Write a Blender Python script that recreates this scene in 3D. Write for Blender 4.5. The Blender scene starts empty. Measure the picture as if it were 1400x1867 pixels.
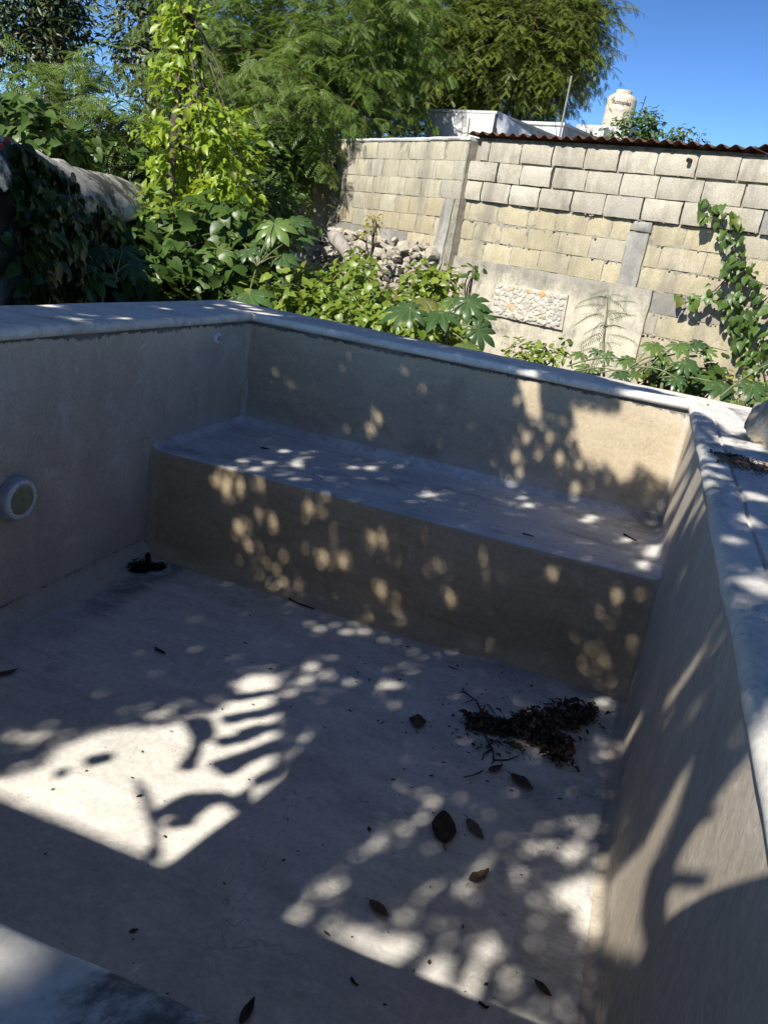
import bpy, bmesh, math, random
import numpy as np
from mathutils import Vector, Matrix, noise as mnoise

# ------------------------------------------------------------------ camera, sky, sun, exposure
SC = bpy.context.scene
COL = SC.collection
rng = np.random.default_rng(7)
random.seed(7)

FPX, CX, CY = 1463.378, 700.0, 933.5            # focal length in photo pixels, principal point
PITCH, ROLL, YAW = 0.3220, 0.1667, -0.2779
CAM = np.array([2.27355, -4.40977, 0.57059])
_fw = np.array([math.sin(YAW)*math.cos(PITCH), math.cos(YAW)*math.cos(PITCH), -math.sin(PITCH)])
_r0 = np.array([math.cos(YAW), -math.sin(YAW), 0.0])
_u0 = np.cross(_r0, _fw)
RT = _r0*math.cos(ROLL) + _u0*math.sin(ROLL)
UP = -_r0*math.sin(ROLL) + _u0*math.cos(ROLL)
FW = _fw
cam_d = bpy.data.cameras.new('camera')
cam_d.sensor_fit = 'VERTICAL'
cam_d.sensor_height = 36.0
cam_d.lens = FPX/1867.0*36.0
cam_d.clip_start = 0.02
cam_d.clip_end = 1000.0
cam = bpy.data.objects.new('camera', cam_d)
COL.objects.link(cam)
m = Matrix(((RT[0], UP[0], -FW[0], CAM[0]), (RT[1], UP[1], -FW[1], CAM[1]), (RT[2], UP[2], -FW[2], CAM[2]), (0, 0, 0, 1)))
cam.matrix_world = m
SC.camera = cam

SX = 0.40
SUN = np.array([SX, 1.0, -1.0])               # the way sunlight travels
SUNN = SUN/np.linalg.norm(SUN)
EL = math.atan2(1.0, math.hypot(SX, 1.0))
world = bpy.data.worlds.new('World')
SC.world = world
world.use_nodes = True
wn = world.node_tree
wn.nodes.clear()
sky = wn.nodes.new('ShaderNodeTexSky')
sky.sky_type = 'NISHITA'
sky.sun_disc = False
sky.sun_elevation = EL
sky.sun_rotation = math.atan2(-SX, -1.0)
sky.altitude = 10
sky.air_density = 0.8
sky.dust_density = 0.0
sky.ozone_density = 3.5
hs = wn.nodes.new('ShaderNodeHueSaturation')
hs.inputs['Hue'].default_value = 0.498
hs.inputs['Saturation'].default_value = 1.0
bg = wn.nodes.new('ShaderNodeBackground')
bg.inputs['Strength'].default_value = 0.0225
wo = wn.nodes.new('ShaderNodeOutputWorld')
gm = wn.nodes.new('ShaderNodeGamma')
gm.inputs['Gamma'].default_value = 1.6
wn.links.new(sky.outputs[0], gm.inputs['Color'])
wn.links.new(gm.outputs[0], hs.inputs['Color'])
wn.links.new(hs.outputs[0], bg.inputs['Color'])
wn.links.new(bg.outputs[0], wo.inputs['Surface'])
sun_d = bpy.data.lights.new('sun', 'SUN')
sun_d.energy = 3.7
sun_d.angle = math.radians(0.5)
sun_d.color = (1.0, 0.95, 0.86)
sun = bpy.data.objects.new('sun', sun_d)
COL.objects.link(sun)
sun.rotation_euler = Vector(SUN).to_track_quat('-Z', 'Y').to_euler()
sun.location = (0, -20, 20)
vs = SC.view_settings
vs.view_transform = 'Standard'
vs.look = 'None'
vs.exposure = 1.27
vs.gamma = 1.0
vs.use_curve_mapping = False
try:
    SC.cycles.max_bounces = 8
    SC.cycles.diffuse_bounces = 5
    SC.cycles.transparent_max_bounces = 8
except Exception:
    pass

# ------------------------------------------------------------------ helpers
def at(px, py, dep):
    return CAM + dep*(FW + RT*(px-CX)/FPX - UP*(py-CY)/FPX)

def rayd(px, py):
    return FW + RT*(px-CX)/FPX - UP*(py-CY)/FPX

def on_z(px, py, z):
    d = rayd(px, py); return CAM + d*(z-CAM[2])/d[2]

def on_x(px, py, x):
    d = rayd(px, py); return CAM + d*(x-CAM[0])/d[0]

def on_y(px, py, y):
    d = rayd(px, py); return CAM + d*(y-CAM[1])/d[1]

def unit(v):
    v = np.asarray(v, float)
    return v/(np.linalg.norm(v, axis=-1, keepdims=True)+1e-12)

def tag(o, label=None, cat=None, group=None, kind=None):
    if label: o['label'] = label
    if cat: o['category'] = cat
    if group: o['group'] = group
    if kind: o['kind'] = kind
    return o

def empty(name, loc=(0, 0, 0), label=None, cat=None, group=None):
    o = bpy.data.objects.new(name, None)
    COL.objects.link(o)
    o.location = [float(c) for c in loc]
    o.empty_display_size = 0.1
    return tag(o, label, cat, group)

def link(name, me, mats, parent=None):
    if not isinstance(mats, (list, tuple)): mats = [mats]
    if not me.materials:
        for mm in mats: me.materials.append(mm)
    o = bpy.data.objects.new(name, me)
    COL.objects.link(o)
    if parent is not None:
        o.parent = parent
        o.matrix_parent_inverse = Matrix.Translation(-Vector(parent.location))
    return o

def place(name, me, mats, parent, loc, rot=None, scale=1.0):
    """an instance sharing mesh data, set with a world matrix"""
    o = bpy.data.objects.new(name, me)
    if not me.materials:
        for mm in (mats if isinstance(mats, (list, tuple)) else [mats]): me.materials.append(mm)
    COL.objects.link(o)
    M = Matrix.Translation(Vector([float(c) for c in loc]))
    if rot is not None: M = M @ rot.to_4x4()
    s = (scale,)*3 if np.isscalar(scale) else scale
    M = M @ Matrix.Diagonal((float(s[0]), float(s[1]), float(s[2]), 1.0))
    if parent is not None:
        o.parent = parent
        M = Matrix.Translation(-Vector(parent.location)) @ M
    o.matrix_basis = M
    return o

def fast_mesh(name, V, T, smooth=False, matidx=None):
    V = np.ascontiguousarray(V, np.float32); T = np.ascontiguousarray(T, np.int32)
    me = bpy.data.meshes.new(name)
    me.vertices.add(len(V)); me.vertices.foreach_set('co', V.ravel())
    k = T.shape[1]
    me.loops.add(T.size); me.loops.foreach_set('vertex_index', T.ravel())
    me.polygons.add(len(T)); me.polygons.foreach_set('loop_start', np.arange(0, T.size, k, dtype=np.int32))
    if smooth: me.polygons.foreach_set('use_smooth', np.ones(len(T), bool))
    if matidx is not None: me.polygons.foreach_set('material_index', np.asarray(matidx, np.int32))
    me.update(calc_edges=True)
    me.validate()
    return me

class MB:
    def __init__(s): s.V = []; s.F = []; s.n = 0; s.mi = []
    def add(s, V, F, mi=0):
        V = [tuple(map(float, v)) for v in V]
        s.V += V
        s.F += [tuple(int(i)+s.n for i in f) for f in F]
        s.mi += [mi]*len(F)
        s.n += len(V); return s
    def box(s, c, h, R=None, mi=0):
        V = []
        for z in (-1, 1):
            for y in (-1, 1):
                for x in (-1, 1):
                    v = np.array([x*h[0], y*h[1], z*h[2]])
                    if R is not None: v = R @ v
                    V.append(np.asarray(c)+v)
        F = [(0, 2, 3, 1), (4, 5, 7, 6), (0, 1, 5, 4), (2, 6, 7, 3), (0, 4, 6, 2), (1, 3, 7, 5)]
        return s.add(V, F, mi)
    def tube(s, pts, rad, n=8, cap=True, mi=0, wob=0.0):
        pts = np.asarray(pts, float); N = len(pts)
        rad = np.full(N, rad) if np.isscalar(rad) else np.asarray(rad, float)
        V = []; prev = None
        for i in range(N):
            t = pts[min(i+1, N-1)]-pts[max(i-1, 0)]; t = unit(t)
            if prev is None:
                a = np.array([0, 0, 1.]) if abs(t[2]) < .9 else np.array([1., 0, 0])
                x = unit(np.cross(a, t))
            else:
                x = unit(prev - t*np.dot(prev, t))
            prev = x; y = np.cross(t, x)
            for k in range(n):
                an = 2*math.pi*k/n
                r = rad[i]*(1+wob*math.sin(3*an+i*.9)+wob*random.uniform(-.6, .6) if wob else 1)
                V.append(pts[i]+r*(x*math.cos(an)+y*math.sin(an)))
        F = []
        for i in range(N-1):
            for k in range(n):
                a = i*n+k; b = i*n+(k+1) % n
                F.append((a, b, b+n, a+n))
        if cap:
            F.append(tuple(range(n-1, -1, -1))); F.append(tuple((N-1)*n+k for k in range(n)))
        return s.add(V, F, mi)
    def lathe(s, prof, c=(0, 0, 0), n=24, R=None, mi=0):
        V = []; F = []
        for (r, z) in prof:
            for k in range(n):
                a = 2*math.pi*k/n
                v = np.array([r*math.cos(a), r*math.sin(a), z])
                if R is not None: v = R @ v
                V.append(np.asarray(c)+v)
        for i in range(len(prof)-1):
            for k in range(n):
                a = i*n+k; b = i*n+(k+1) % n
                F.append((a, b, b+n, a+n))
        F.append(tuple(range(n-1, -1, -1))); F.append(tuple((len(prof)-1)*n+k for k in range(n)))
        return s.add(V, F, mi)
    def mesh(s, name, smooth=False):
        me = bpy.data.meshes.new(name)
        me.from_pydata(s.V, [], s.F)
        if any(s.mi): me.polygons.foreach_set('material_index', np.asarray(s.mi, np.int32))
        if smooth: me.polygons.foreach_set('use_smooth', np.ones(len(s.F), bool))
        me.update(); return me
    def build(s, name, mats, parent=None, smooth=False, angle=None):
        me = s.mesh(name, smooth)
        if angle is not None:
            me.polygons.foreach_set('use_smooth', np.ones(len(s.F), bool))
            me.set_sharp_from_angle(angle=math.radians(angle))
        return link(name, me, mats, parent)

def nz(p, sc, seed=0.0):
    return mnoise.noise(Vector((p[0]*sc+seed, p[1]*sc-seed*.7, p[2]*sc+seed*1.3)))

# ------------------------------------------------------------------ node materials
class NT:
    def __init__(s, name):
        s.m = bpy.data.materials.new(name); s.m.use_nodes = True
        s.t = s.m.node_tree; s.t.nodes.clear()
        s.out = s.t.nodes.new('ShaderNodeOutputMaterial')
    def n(s, typ, ins=None, **kw):
        nd = s.t.nodes.new(typ)
        for k, v in kw.items(): setattr(nd, k, v)
        for k, v in (ins or {}).items(): s.set(nd.inputs[k], v)
        return nd
    def set(s, sock, v):
        if hasattr(v, 'links') or isinstance(v, bpy.types.NodeSocket): s.t.links.new(v, sock)
        elif isinstance(v, (tuple, list)) and len(v) == 3 and sock.type == 'RGBA': sock.default_value = (*v, 1)
        else: sock.default_value = v
    def pos(s, sc=(1, 1, 1), off=(0, 0, 0), obj=False):
        src = s.n('ShaderNodeTexCoord').outputs['Object'] if obj else s.n('ShaderNodeNewGeometry').outputs['Position']
        mp = s.n('ShaderNodeMapping', {'Vector': src, 'Scale': sc, 'Location': off})
        return mp.outputs[0]
    def noise(s, vec, scale, detail=6, rough=.6, dist=0.0):
        return s.n('ShaderNodeTexNoise', {'Vector': vec, 'Scale': scale, 'Detail': detail, 'Roughness': rough, 'Distortion': dist}).outputs[0]
    def ramp(s, f, a, b, lo=0.0, hi=1.0):
        nd = s.n('ShaderNodeMapRange', {'Value': f, 'From Min': a, 'From Max': b, 'To Min': lo, 'To Max': hi}); nd.interpolation_type = 'SMOOTHSTEP'
        return nd.outputs[0]
    def mix(s, f, a, b, mode='MIX'):
        nd = s.n('ShaderNodeMix', data_type='RGBA', blend_type=mode)
        s.set(nd.inputs[0], f); s.set(nd.inputs[6], a); s.set(nd.inputs[7], b)
        return nd.outputs[2]
    def math(s, op, a, b=0.0, clamp=False):
        nd = s.n('ShaderNodeMath', operation=op, use_clamp=clamp); s.set(nd.inputs[0], a); s.set(nd.inputs[1], b)
        return nd.outputs[0]
    def bump(s, h, strength=.3, dist=.01, normal=None):
        nd = s.n('ShaderNodeBump', {'Height': h, 'Strength': strength, 'Distance': dist})
        if normal is not None: s.set(nd.inputs['Normal'], normal)
        return nd.outputs[0]
    def bsdf(s, col, rough=.8, normal=None, spec=.3, metal=0.0, **kw):
        nd = s.n('ShaderNodeBsdfPrincipled', {'Base Color': col, 'Roughness': rough, 'Metallic': metal, 'Specular IOR Level': spec})
        if normal is not None: s.set(nd.inputs['Normal'], normal)
        s.t.links.new(nd.outputs[0], s.out.inputs[0]); return nd
    def sep(s):
        g = s.n('ShaderNodeNewGeometry').outputs['Position']
        return s.n('ShaderNodeSeparateXYZ', {'Vector': g}).outputs

W, B, H, D, L = 2.557, 0.906, 0.629, 1.2, 3.986     # pool: width, bench depth, bench drop, floor drop, length

def plaster(name, c1, c2, c3, streak=(1, 1, 1), sscale=6.0, lipstain=False, basegrime=None, speck=True, mould=0.0, pale=.35, mouldcol=(.05, .052, .055), cracks=.0, mlo=.64, mhi=.86):
    t = NT(name)
    p = t.pos()
    big = t.noise(p, 1.1, 9, .62, .4)
    med = t.noise(t.pos(off=(3, 1, 7)), 3.7, 10, .68, .8)
    st = t.noise(t.pos(sc=streak), sscale, 8, .7, .6)
    fine = t.noise(p, 55, 6, .7)
    col = t.mix(t.ramp(big, .32, .68), c1, c2)
    col = t.mix(t.math('MULTIPLY', t.ramp(med, .5, .68), .85), col, c3)
    col = t.mix(t.math('MULTIPLY', t.ramp(st, .45, .75), pale), col, [min(1, c*1.35+.03) for c in c2])
    col = t.mix(t.math('MULTIPLY', t.ramp(st, .5, .28), .4), col, [c*.62 for c in c1])
    scr = t.noise(t.pos(sc=(1, 1, 1), off=(9, 2, 4)), 9, 12, .78, 2.2)
    col = t.mix(t.math('MULTIPLY', t.ramp(scr, .56, .7), .6), col, [min(1, c*1.5+.05) for c in c2])
    col = t.mix(t.ramp(fine, .3, .75, .84, 1.12), (0, 0, 0), col)
    if mould > 0:
        mo = t.noise(t.pos(sc=streak, off=(5, 5, 1)), 2.6, 12, .74, .5)
        mo2 = t.noise(t.pos(off=(1, 8, 3)), 24, 8, .75)
        mk = t.math('MULTIPLY', t.ramp(t.math('ADD', mo, t.math('MULTIPLY', mo2, .35)), mlo, mhi), mould)
        col = t.mix(mk, col, mouldcol)
    x, y, z = t.sep()
    if lipstain:
        e = t.noise(t.pos(), 26, 8, .75)
        e2 = t.noise(t.pos(off=(2, 2, 2)), 3, 3, .5)
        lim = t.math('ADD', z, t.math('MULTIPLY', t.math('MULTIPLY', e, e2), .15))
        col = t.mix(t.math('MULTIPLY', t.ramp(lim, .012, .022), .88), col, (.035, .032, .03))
        lim2 = t.math('ADD', z, t.math('MULTIPLY', e2, .5))
        col = t.mix(t.math('MULTIPLY', t.ramp(lim2, .2, .32), .22), col, (.62, .59, .54))
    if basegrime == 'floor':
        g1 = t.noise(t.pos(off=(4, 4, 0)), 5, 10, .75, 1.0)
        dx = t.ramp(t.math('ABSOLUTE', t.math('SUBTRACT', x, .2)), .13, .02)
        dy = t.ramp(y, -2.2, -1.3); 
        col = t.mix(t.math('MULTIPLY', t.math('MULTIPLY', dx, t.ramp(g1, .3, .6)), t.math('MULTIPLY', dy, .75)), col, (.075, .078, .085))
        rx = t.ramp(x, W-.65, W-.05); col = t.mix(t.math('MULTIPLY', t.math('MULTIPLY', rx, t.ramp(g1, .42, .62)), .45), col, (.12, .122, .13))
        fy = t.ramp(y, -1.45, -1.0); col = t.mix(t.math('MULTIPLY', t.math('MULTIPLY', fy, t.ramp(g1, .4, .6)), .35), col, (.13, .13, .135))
        # rusty and tan leaf stains
        v = t.n('ShaderNodeTexNoise', {'Vector': t.pos(off=(7.3, 2.2, 0)), 'Scale': 3.2, 'Detail': 4, 'Roughness': .5}).outputs[0]
        col = t.mix(t.math('MULTIPLY', t.ramp(v, .67, .76), .45), col, (.25, .19, .12))
    if basegrime == 'base':
        g1 = t.noise(t.pos(sc=(1, 1, .45), off=(4, 4, 0)), 4, 11, .75, .6)
        gz_ = t.math('ADD', z, t.math('MULTIPLY', t.math('SUBTRACT', g1, .5), .9))
        col = t.mix(t.math('MULTIPLY', t.ramp(gz_, .26, .56), .7), col, (.15, .138, .12))
    if basegrime == 'bench':
        g1 = t.noise(t.pos(off=(4, 4, 0)), 9, 11, .78, 1.0)
        gy_ = t.math('ADD', y, t.math('MULTIPLY', t.math('SUBTRACT', g1, .5), .45))
        col = t.mix(t.math('MULTIPLY', t.ramp(gy_, -.2, -.02), .35), col, (.68, .66, .61))
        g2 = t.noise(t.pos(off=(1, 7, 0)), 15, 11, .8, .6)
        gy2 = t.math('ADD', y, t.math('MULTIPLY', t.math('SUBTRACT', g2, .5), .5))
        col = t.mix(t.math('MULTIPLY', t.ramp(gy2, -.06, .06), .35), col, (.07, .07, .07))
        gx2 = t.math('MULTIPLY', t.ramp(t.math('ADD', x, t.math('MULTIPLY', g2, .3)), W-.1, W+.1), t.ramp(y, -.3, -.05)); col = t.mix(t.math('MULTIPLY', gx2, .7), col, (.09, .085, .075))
    if lipstain:
        # tide line and silt where the cove begins, and a paler scum band
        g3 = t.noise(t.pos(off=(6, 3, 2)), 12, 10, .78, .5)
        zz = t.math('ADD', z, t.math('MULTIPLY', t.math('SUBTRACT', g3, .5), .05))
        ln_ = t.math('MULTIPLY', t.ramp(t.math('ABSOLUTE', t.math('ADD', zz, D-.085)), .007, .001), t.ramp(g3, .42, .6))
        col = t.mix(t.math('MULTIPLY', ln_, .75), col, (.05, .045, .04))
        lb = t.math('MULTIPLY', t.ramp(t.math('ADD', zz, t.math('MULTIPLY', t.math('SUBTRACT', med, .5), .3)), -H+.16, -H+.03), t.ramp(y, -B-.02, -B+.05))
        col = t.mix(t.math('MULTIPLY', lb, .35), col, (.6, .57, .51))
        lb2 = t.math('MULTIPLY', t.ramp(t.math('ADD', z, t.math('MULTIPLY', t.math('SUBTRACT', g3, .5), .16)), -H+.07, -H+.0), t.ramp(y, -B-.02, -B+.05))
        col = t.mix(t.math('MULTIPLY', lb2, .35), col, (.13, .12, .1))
    if cracks > 0:
        wv_ = t.n('ShaderNodeVectorMath', {0: t.pos(), 1: t.n('ShaderNodeVectorMath', {0: t.n('ShaderNodeTexNoise', {'Vector': t.pos(), 'Scale': 4.0, 'Detail': 6.0}).outputs[1], 1: (.5, .5, .5)}, operation='MULTIPLY').outputs[0]}, operation='ADD').outputs[0]
        vc = t.n('ShaderNodeTexVoronoi', {'Vector': wv_, 'Scale': 1.7}, feature='DISTANCE_TO_EDGE').outputs['Distance']
        ck = t.math('MULTIPLY', t.ramp(vc, .006, .001), t.ramp(t.noise(t.pos(off=(8, 8, 8)), 1.3, 3, .5), .48, .6))
        col = t.mix(t.math('MULTIPLY', ck, cracks), col, (.09, .08, .07))
    if speck:
        vo = t.n('ShaderNodeTexVoronoi', {'Vector': t.pos(), 'Scale': 24.0, 'Randomness': 1.0})
        rnd = t.n('ShaderNodeSeparateColor', {'Color': vo.outputs['Color']}).outputs[0]
        sp = t.math('MULTIPLY', t.ramp(vo.outputs['Distance'], .085, .05), t.math('GREATER_THAN', rnd, .8))
        col = t.mix(t.math('MULTIPLY', sp, .8), col, (.03, .028, .025))
    h = t.math('ADD', t.math('MULTIPLY', fine, .25), t.math('ADD', t.math('MULTIPLY', med, .8), t.math('MULTIPLY', st, .35)))
    nrm = t.bump(h, .35, .012)
    t.bsdf(col, t.ramp(med, .3, .7, .62, .85), nrm, .28)
    return t.m

M = {}
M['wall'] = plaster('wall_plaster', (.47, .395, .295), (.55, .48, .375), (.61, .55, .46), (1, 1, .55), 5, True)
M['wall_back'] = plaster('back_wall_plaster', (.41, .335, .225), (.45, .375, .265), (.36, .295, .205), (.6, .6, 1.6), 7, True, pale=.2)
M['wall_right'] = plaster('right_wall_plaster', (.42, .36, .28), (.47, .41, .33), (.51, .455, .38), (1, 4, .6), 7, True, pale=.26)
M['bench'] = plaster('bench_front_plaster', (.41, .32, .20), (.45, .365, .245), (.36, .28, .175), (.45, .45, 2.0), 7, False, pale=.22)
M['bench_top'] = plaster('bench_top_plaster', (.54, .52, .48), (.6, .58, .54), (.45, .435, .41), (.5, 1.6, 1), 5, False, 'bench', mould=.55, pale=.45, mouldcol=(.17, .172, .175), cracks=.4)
M['floor'] = plaster('pool_floor_plaster', (.57, .54, .485), (.63, .60, .545), (.50, .475, .43), (.6, 1.7, 1), 6, False, 'floor', pale=.35, mould=.32, mouldcol=(.2, .2, .2), cracks=.35)
M['coping'] = plaster('coping_cement', (.58, .555, .50), (.66, .635, .585), (.49, .475, .44), (.5, 1.6, 1), 5, False, mould=.5, pale=.3, mouldcol=(.2, .2, .195), mlo=.66, mhi=.9, cracks=.4)
M['coping_dirty'] = plaster('coping_cement_mouldy', (.53, .51, .465), (.6, .58, .54), (.42, .41, .385), (1.6, .6, 1), 5, False, mould=1.0, pale=.3, mouldcol=(.13, .13, .13), mlo=.66, mhi=.86, cracks=.5)
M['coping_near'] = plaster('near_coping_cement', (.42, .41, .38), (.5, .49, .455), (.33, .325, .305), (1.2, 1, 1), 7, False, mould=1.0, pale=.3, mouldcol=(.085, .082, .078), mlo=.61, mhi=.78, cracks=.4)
M['outer'] = plaster('outer_render', (.35, .33, .3), (.42, .4, .37), (.3, .29, .27), mould=.5)

def leafmat(name, a, b, trans=.3, rough=.42, tcol=None, spec=.45):
    t = NT(name)
    g = t.n('ShaderNodeNewGeometry')
    oi = t.n('ShaderNodeObjectInfo').outputs['Random']
    r = t.math('FRACT', t.math('ADD', g.outputs['Random Per Island'], oi))
    ns = t.noise(t.pos(), 1.6, 3, .5)
    f = t.math('ADD', t.math('MULTIPLY', r, .7), t.math('MULTIPLY', t.ramp(ns, .35, .65), .3))
    col = t.mix(f, a, b)
    r2 = t.math('FRACT', t.math('MULTIPLY', r, 17.31))
    col = t.mix(t.ramp(r2, .94, .99, 0, .7), col, (.16, .13, .03))
    veins = t.noise(t.pos(), 60, 3, .6)
    col = t.mix(t.ramp(veins, .3, .7, .85, 1.1), (0, 0, 0), col)
    p = t.bsdf(col, rough, t.bump(veins, .15, .004), spec)
    tr = t.n('ShaderNodeBsdfTranslucent', {'Color': t.mix(.5, col, tcol or [min(1, c*1.9) for c in b])})
    mx = t.n('ShaderNodeMixShader', {0: trans})
    t.t.links.new(p.outputs[0], mx.inputs[1]); t.t.links.new(tr.outputs[0], mx.inputs[2])
    t.t.links.new(mx.outputs[0], t.out.inputs[0])
    return t.m

M['lf_young'] = leafmat('young_tree_leaf', (.12, .205, .018), (.30, .385, .03), .38, .38)
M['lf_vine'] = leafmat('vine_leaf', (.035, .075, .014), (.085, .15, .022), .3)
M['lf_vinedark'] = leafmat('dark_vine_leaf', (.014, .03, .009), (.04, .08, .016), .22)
M['lf_cover'] = leafmat('cover_leaf', (.10, .17, .02), (.22, .28, .04), .35)
M['lf_castor'] = leafmat('castor_leaf', (.03, .068, .022), (.06, .115, .03), .25, .35)
M['lf_castor_pale'] = leafmat('castor_leaf_pale', (.07, .125, .03), (.12, .19, .04), .3, .38)
M['lf_leuc'] = leafmat('feathery_leaf', (.052, .10, .016), (.14, .205, .028), .35, .5)
M['lf_tama'] = leafmat('fine_tree_leaf', (.052, .095, .012), (.19, .235, .025), .3, .5)
M['lf_dark'] = leafmat('dark_tree_leaf', (.018, .034, .012), (.05, .08, .022), .2, .4)
M['lf_grey'] = leafmat('grey_green_leaf', (.055, .08, .03), (.12, .15, .06), .25, .45)
M['lf_shade'] = leafmat('shade_tree_leaf', (.09, .12, .04), (.14, .17, .06), .62, .4, (.9, .75, .42))  # leaf transmission set high and warm so the unseen crown brightens the pool shade
M['lf_bush'] = leafmat('bush_leaf', (.03, .066, .012), (.09, .15, .025), .3)
M['lf_yellow'] = leafmat('yellow_leaf', (.2, .2, .03), (.3, .28, .04), .35)

def simple(name, c1, c2, scale=8, rough=.8, bump=.4, bd=.01, metal=0, spec=.3, sc=(1, 1, 1), obj=False, rand=0.0):
    t = NT(name)
    f = t.noise(t.pos(sc=sc, obj=obj), scale, 9, .68, .5)
    g = t.noise(t.pos(sc=sc, obj=obj), scale*7, 6, .7)
    col = t.mix(t.ramp(f, .3, .7), c1, c2)
    col = t.mix(t.ramp(g, .3, .7, .78, 1.15), (0, 0, 0), col)
    if rand:
        oi = t.n('ShaderNodeObjectInfo').outputs['Random']
        col = t.mix(t.ramp(oi, 0, 1, 1-rand, 1+rand*.5), (0, 0, 0), col)
    t.bsdf(col, rough, t.bump(t.math('ADD', f, t.math('MULTIPLY', g, .4)), bump, bd), spec, metal)
    return t.m

M['bark'] = simple('bark', (.055, .042, .03), (.13, .105, .08), 14, .9, .8, .02, sc=(1, 1, .35))
M['stem'] = simple('green_stem', (.1, .12, .05), (.19, .2, .11), 20, .7, .3, .004)
M['twig'] = simple('dead_twig', (.02, .015, .012), (.05, .038, .03), 30, .9, .4, .003)
M['vein'] = simple('leaf_vein', (.10, .14, .06), (.14, .18, .08), 30, .5, .1, .002)
M['soil'] = simple('soil', (.06, .045, .03), (.13, .1, .07), 5, .95, .8, .03)
M['rusty'] = simple('rusty_sheet', (.045, .026, .02), (.12, .055, .03), 9, .85, .4, .004, spec=.2)
M['concrete'] = plaster('grey_concrete', (.25, .24, .21), (.34, .33, .3), (.19, .185, .17), (1, 1, .4), 6, False, mould=.5, speck=False)
M['concrete_lt'] = simple('pale_concrete', (.52, .51, .49), (.66, .65, .62), 4, .85, .3, .01)
M['concrete_stain'] = plaster('stained_parapet', (.46, .46, .45), (.6, .6, .58), (.36, .36, .36), (1, 1, .3), 5, False, mould=.5, speck=False, mouldcol=(.1, .1, .1))
M['mortar'] = simple('mortar', (.21, .19, .15), (.35, .32, .26), 12, .95, .9, .02)
M['limestone'] = simple('limestone', (.34, .31, .26), (.6, .57, .5), 9, .9, .8, .015, rand=.25)
M['limestone_dk'] = simple('weathered_stone', (.19, .175, .145), (.44, .41, .35), 7, .95, .8, .02, rand=.3)
M['stone_orange'] = simple('orange_stone', (.42, .24, .1), (.58, .42, .26), 20, .9, .6, .008)
M['gardenwall'] = plaster('garden_wall_render', (.40, .38, .33), (.5, .48, .43), (.2, .195, .17), (1, 1, 1), 9, False, mould=1.0, speck=False, mouldcol=(.06, .06, .05), mlo=.61, mhi=.74)
M['white_plastic'] = simple('white_plastic', (.62, .63, .6), (.72, .72, .69), 10, .35, .05, .002, spec=.5)
M['lens'] = simple('lens_plastic', (.23, .24, .13), (.29, .295, .17), 6, .22, .03, .002, spec=.5)
M['collar'] = simple('collar_grey', (.3, .31, .34), (.42, .43, .46), 22, .6, .3, .003)
M['tank'] = simple('tank_beige', (.47, .41, .31), (.57, .51, .4), 4, .4, .05, .003, spec=.4)
M['ink'] = simple('dark_print', (.012, .014, .016), (.03, .03, .032), 4, .5, 0, .001)
M['ink_green'] = simple('green_print', (.02, .06, .045), (.03, .08, .06), 4, .5, 0, .001)
M['label_white'] = simple('white_print', (.75, .75, .73), (.8, .8, .78), 4, .5, 0, .001)
M['metal'] = simple('galvanised_steel', (.32, .33, .34), (.45, .46, .47), 18, .45, .1, .002, metal=.7)
M['pole'] = simple('weathered_pole', (.12, .12, .125), (.2, .2, .2), 18, .7, .1, .002)
M['plastic_sheet'] = simple('plastic_sheet', (.5, .51, .51), (.68, .69, .69), 9, .3, .6, .03, spec=.5)
M['deadleaf'] = simple('dead_leaf', (.05, .034, .022), (.13, .088, .055), 25, .85, .6, .004, rand=.5)
M['deadleaf_tan'] = simple('tan_dead_leaf', (.1, .07, .045), (.2, .15, .1), 25, .85, .6, .004, rand=.4)
M['black'] = simple('black_debris', (.006, .006, .006), (.016, .014, .012), 25, .9, .8, .006)
M['litter'] = simple('brown_litter', (.12, .075, .045), (.26, .17, .1), 25, .9, .6, .004, rand=.4)
M['wood'] = simple('weathered_wood', (.16, .14, .12), (.36, .33, .29), 12, .9, .7, .01, sc=(1, 1, .3))
M['hole'] = simple('pipe_bore_shade', (.008, .008, .008), (.015, .014, .013), 5, .95, 0, .001)  # near-black disc colour, painted for the shade inside the pipe mouths
M['flower'] = simple('red_flower', (.5, .03, .09), (.65, .08, .16), 30, .6, 0, .001)
M['shed'] = simple('red_brown_boards', (.1, .03, .02), (.16, .055, .035), 8, .9, .3, .005)
M['cloth'] = simple('cloth', (.1, .12, .16), (.14, .16, .2), 40, .9, .2, .003)
M['straw'] = simple('straw', (.45, .36, .2), (.55, .45, .27), 60, .9, .4, .003)
M['phone'] = simple('phone_black', (.01, .01, .012), (.02, .02, .022), 5, .25, 0, .001)

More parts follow.
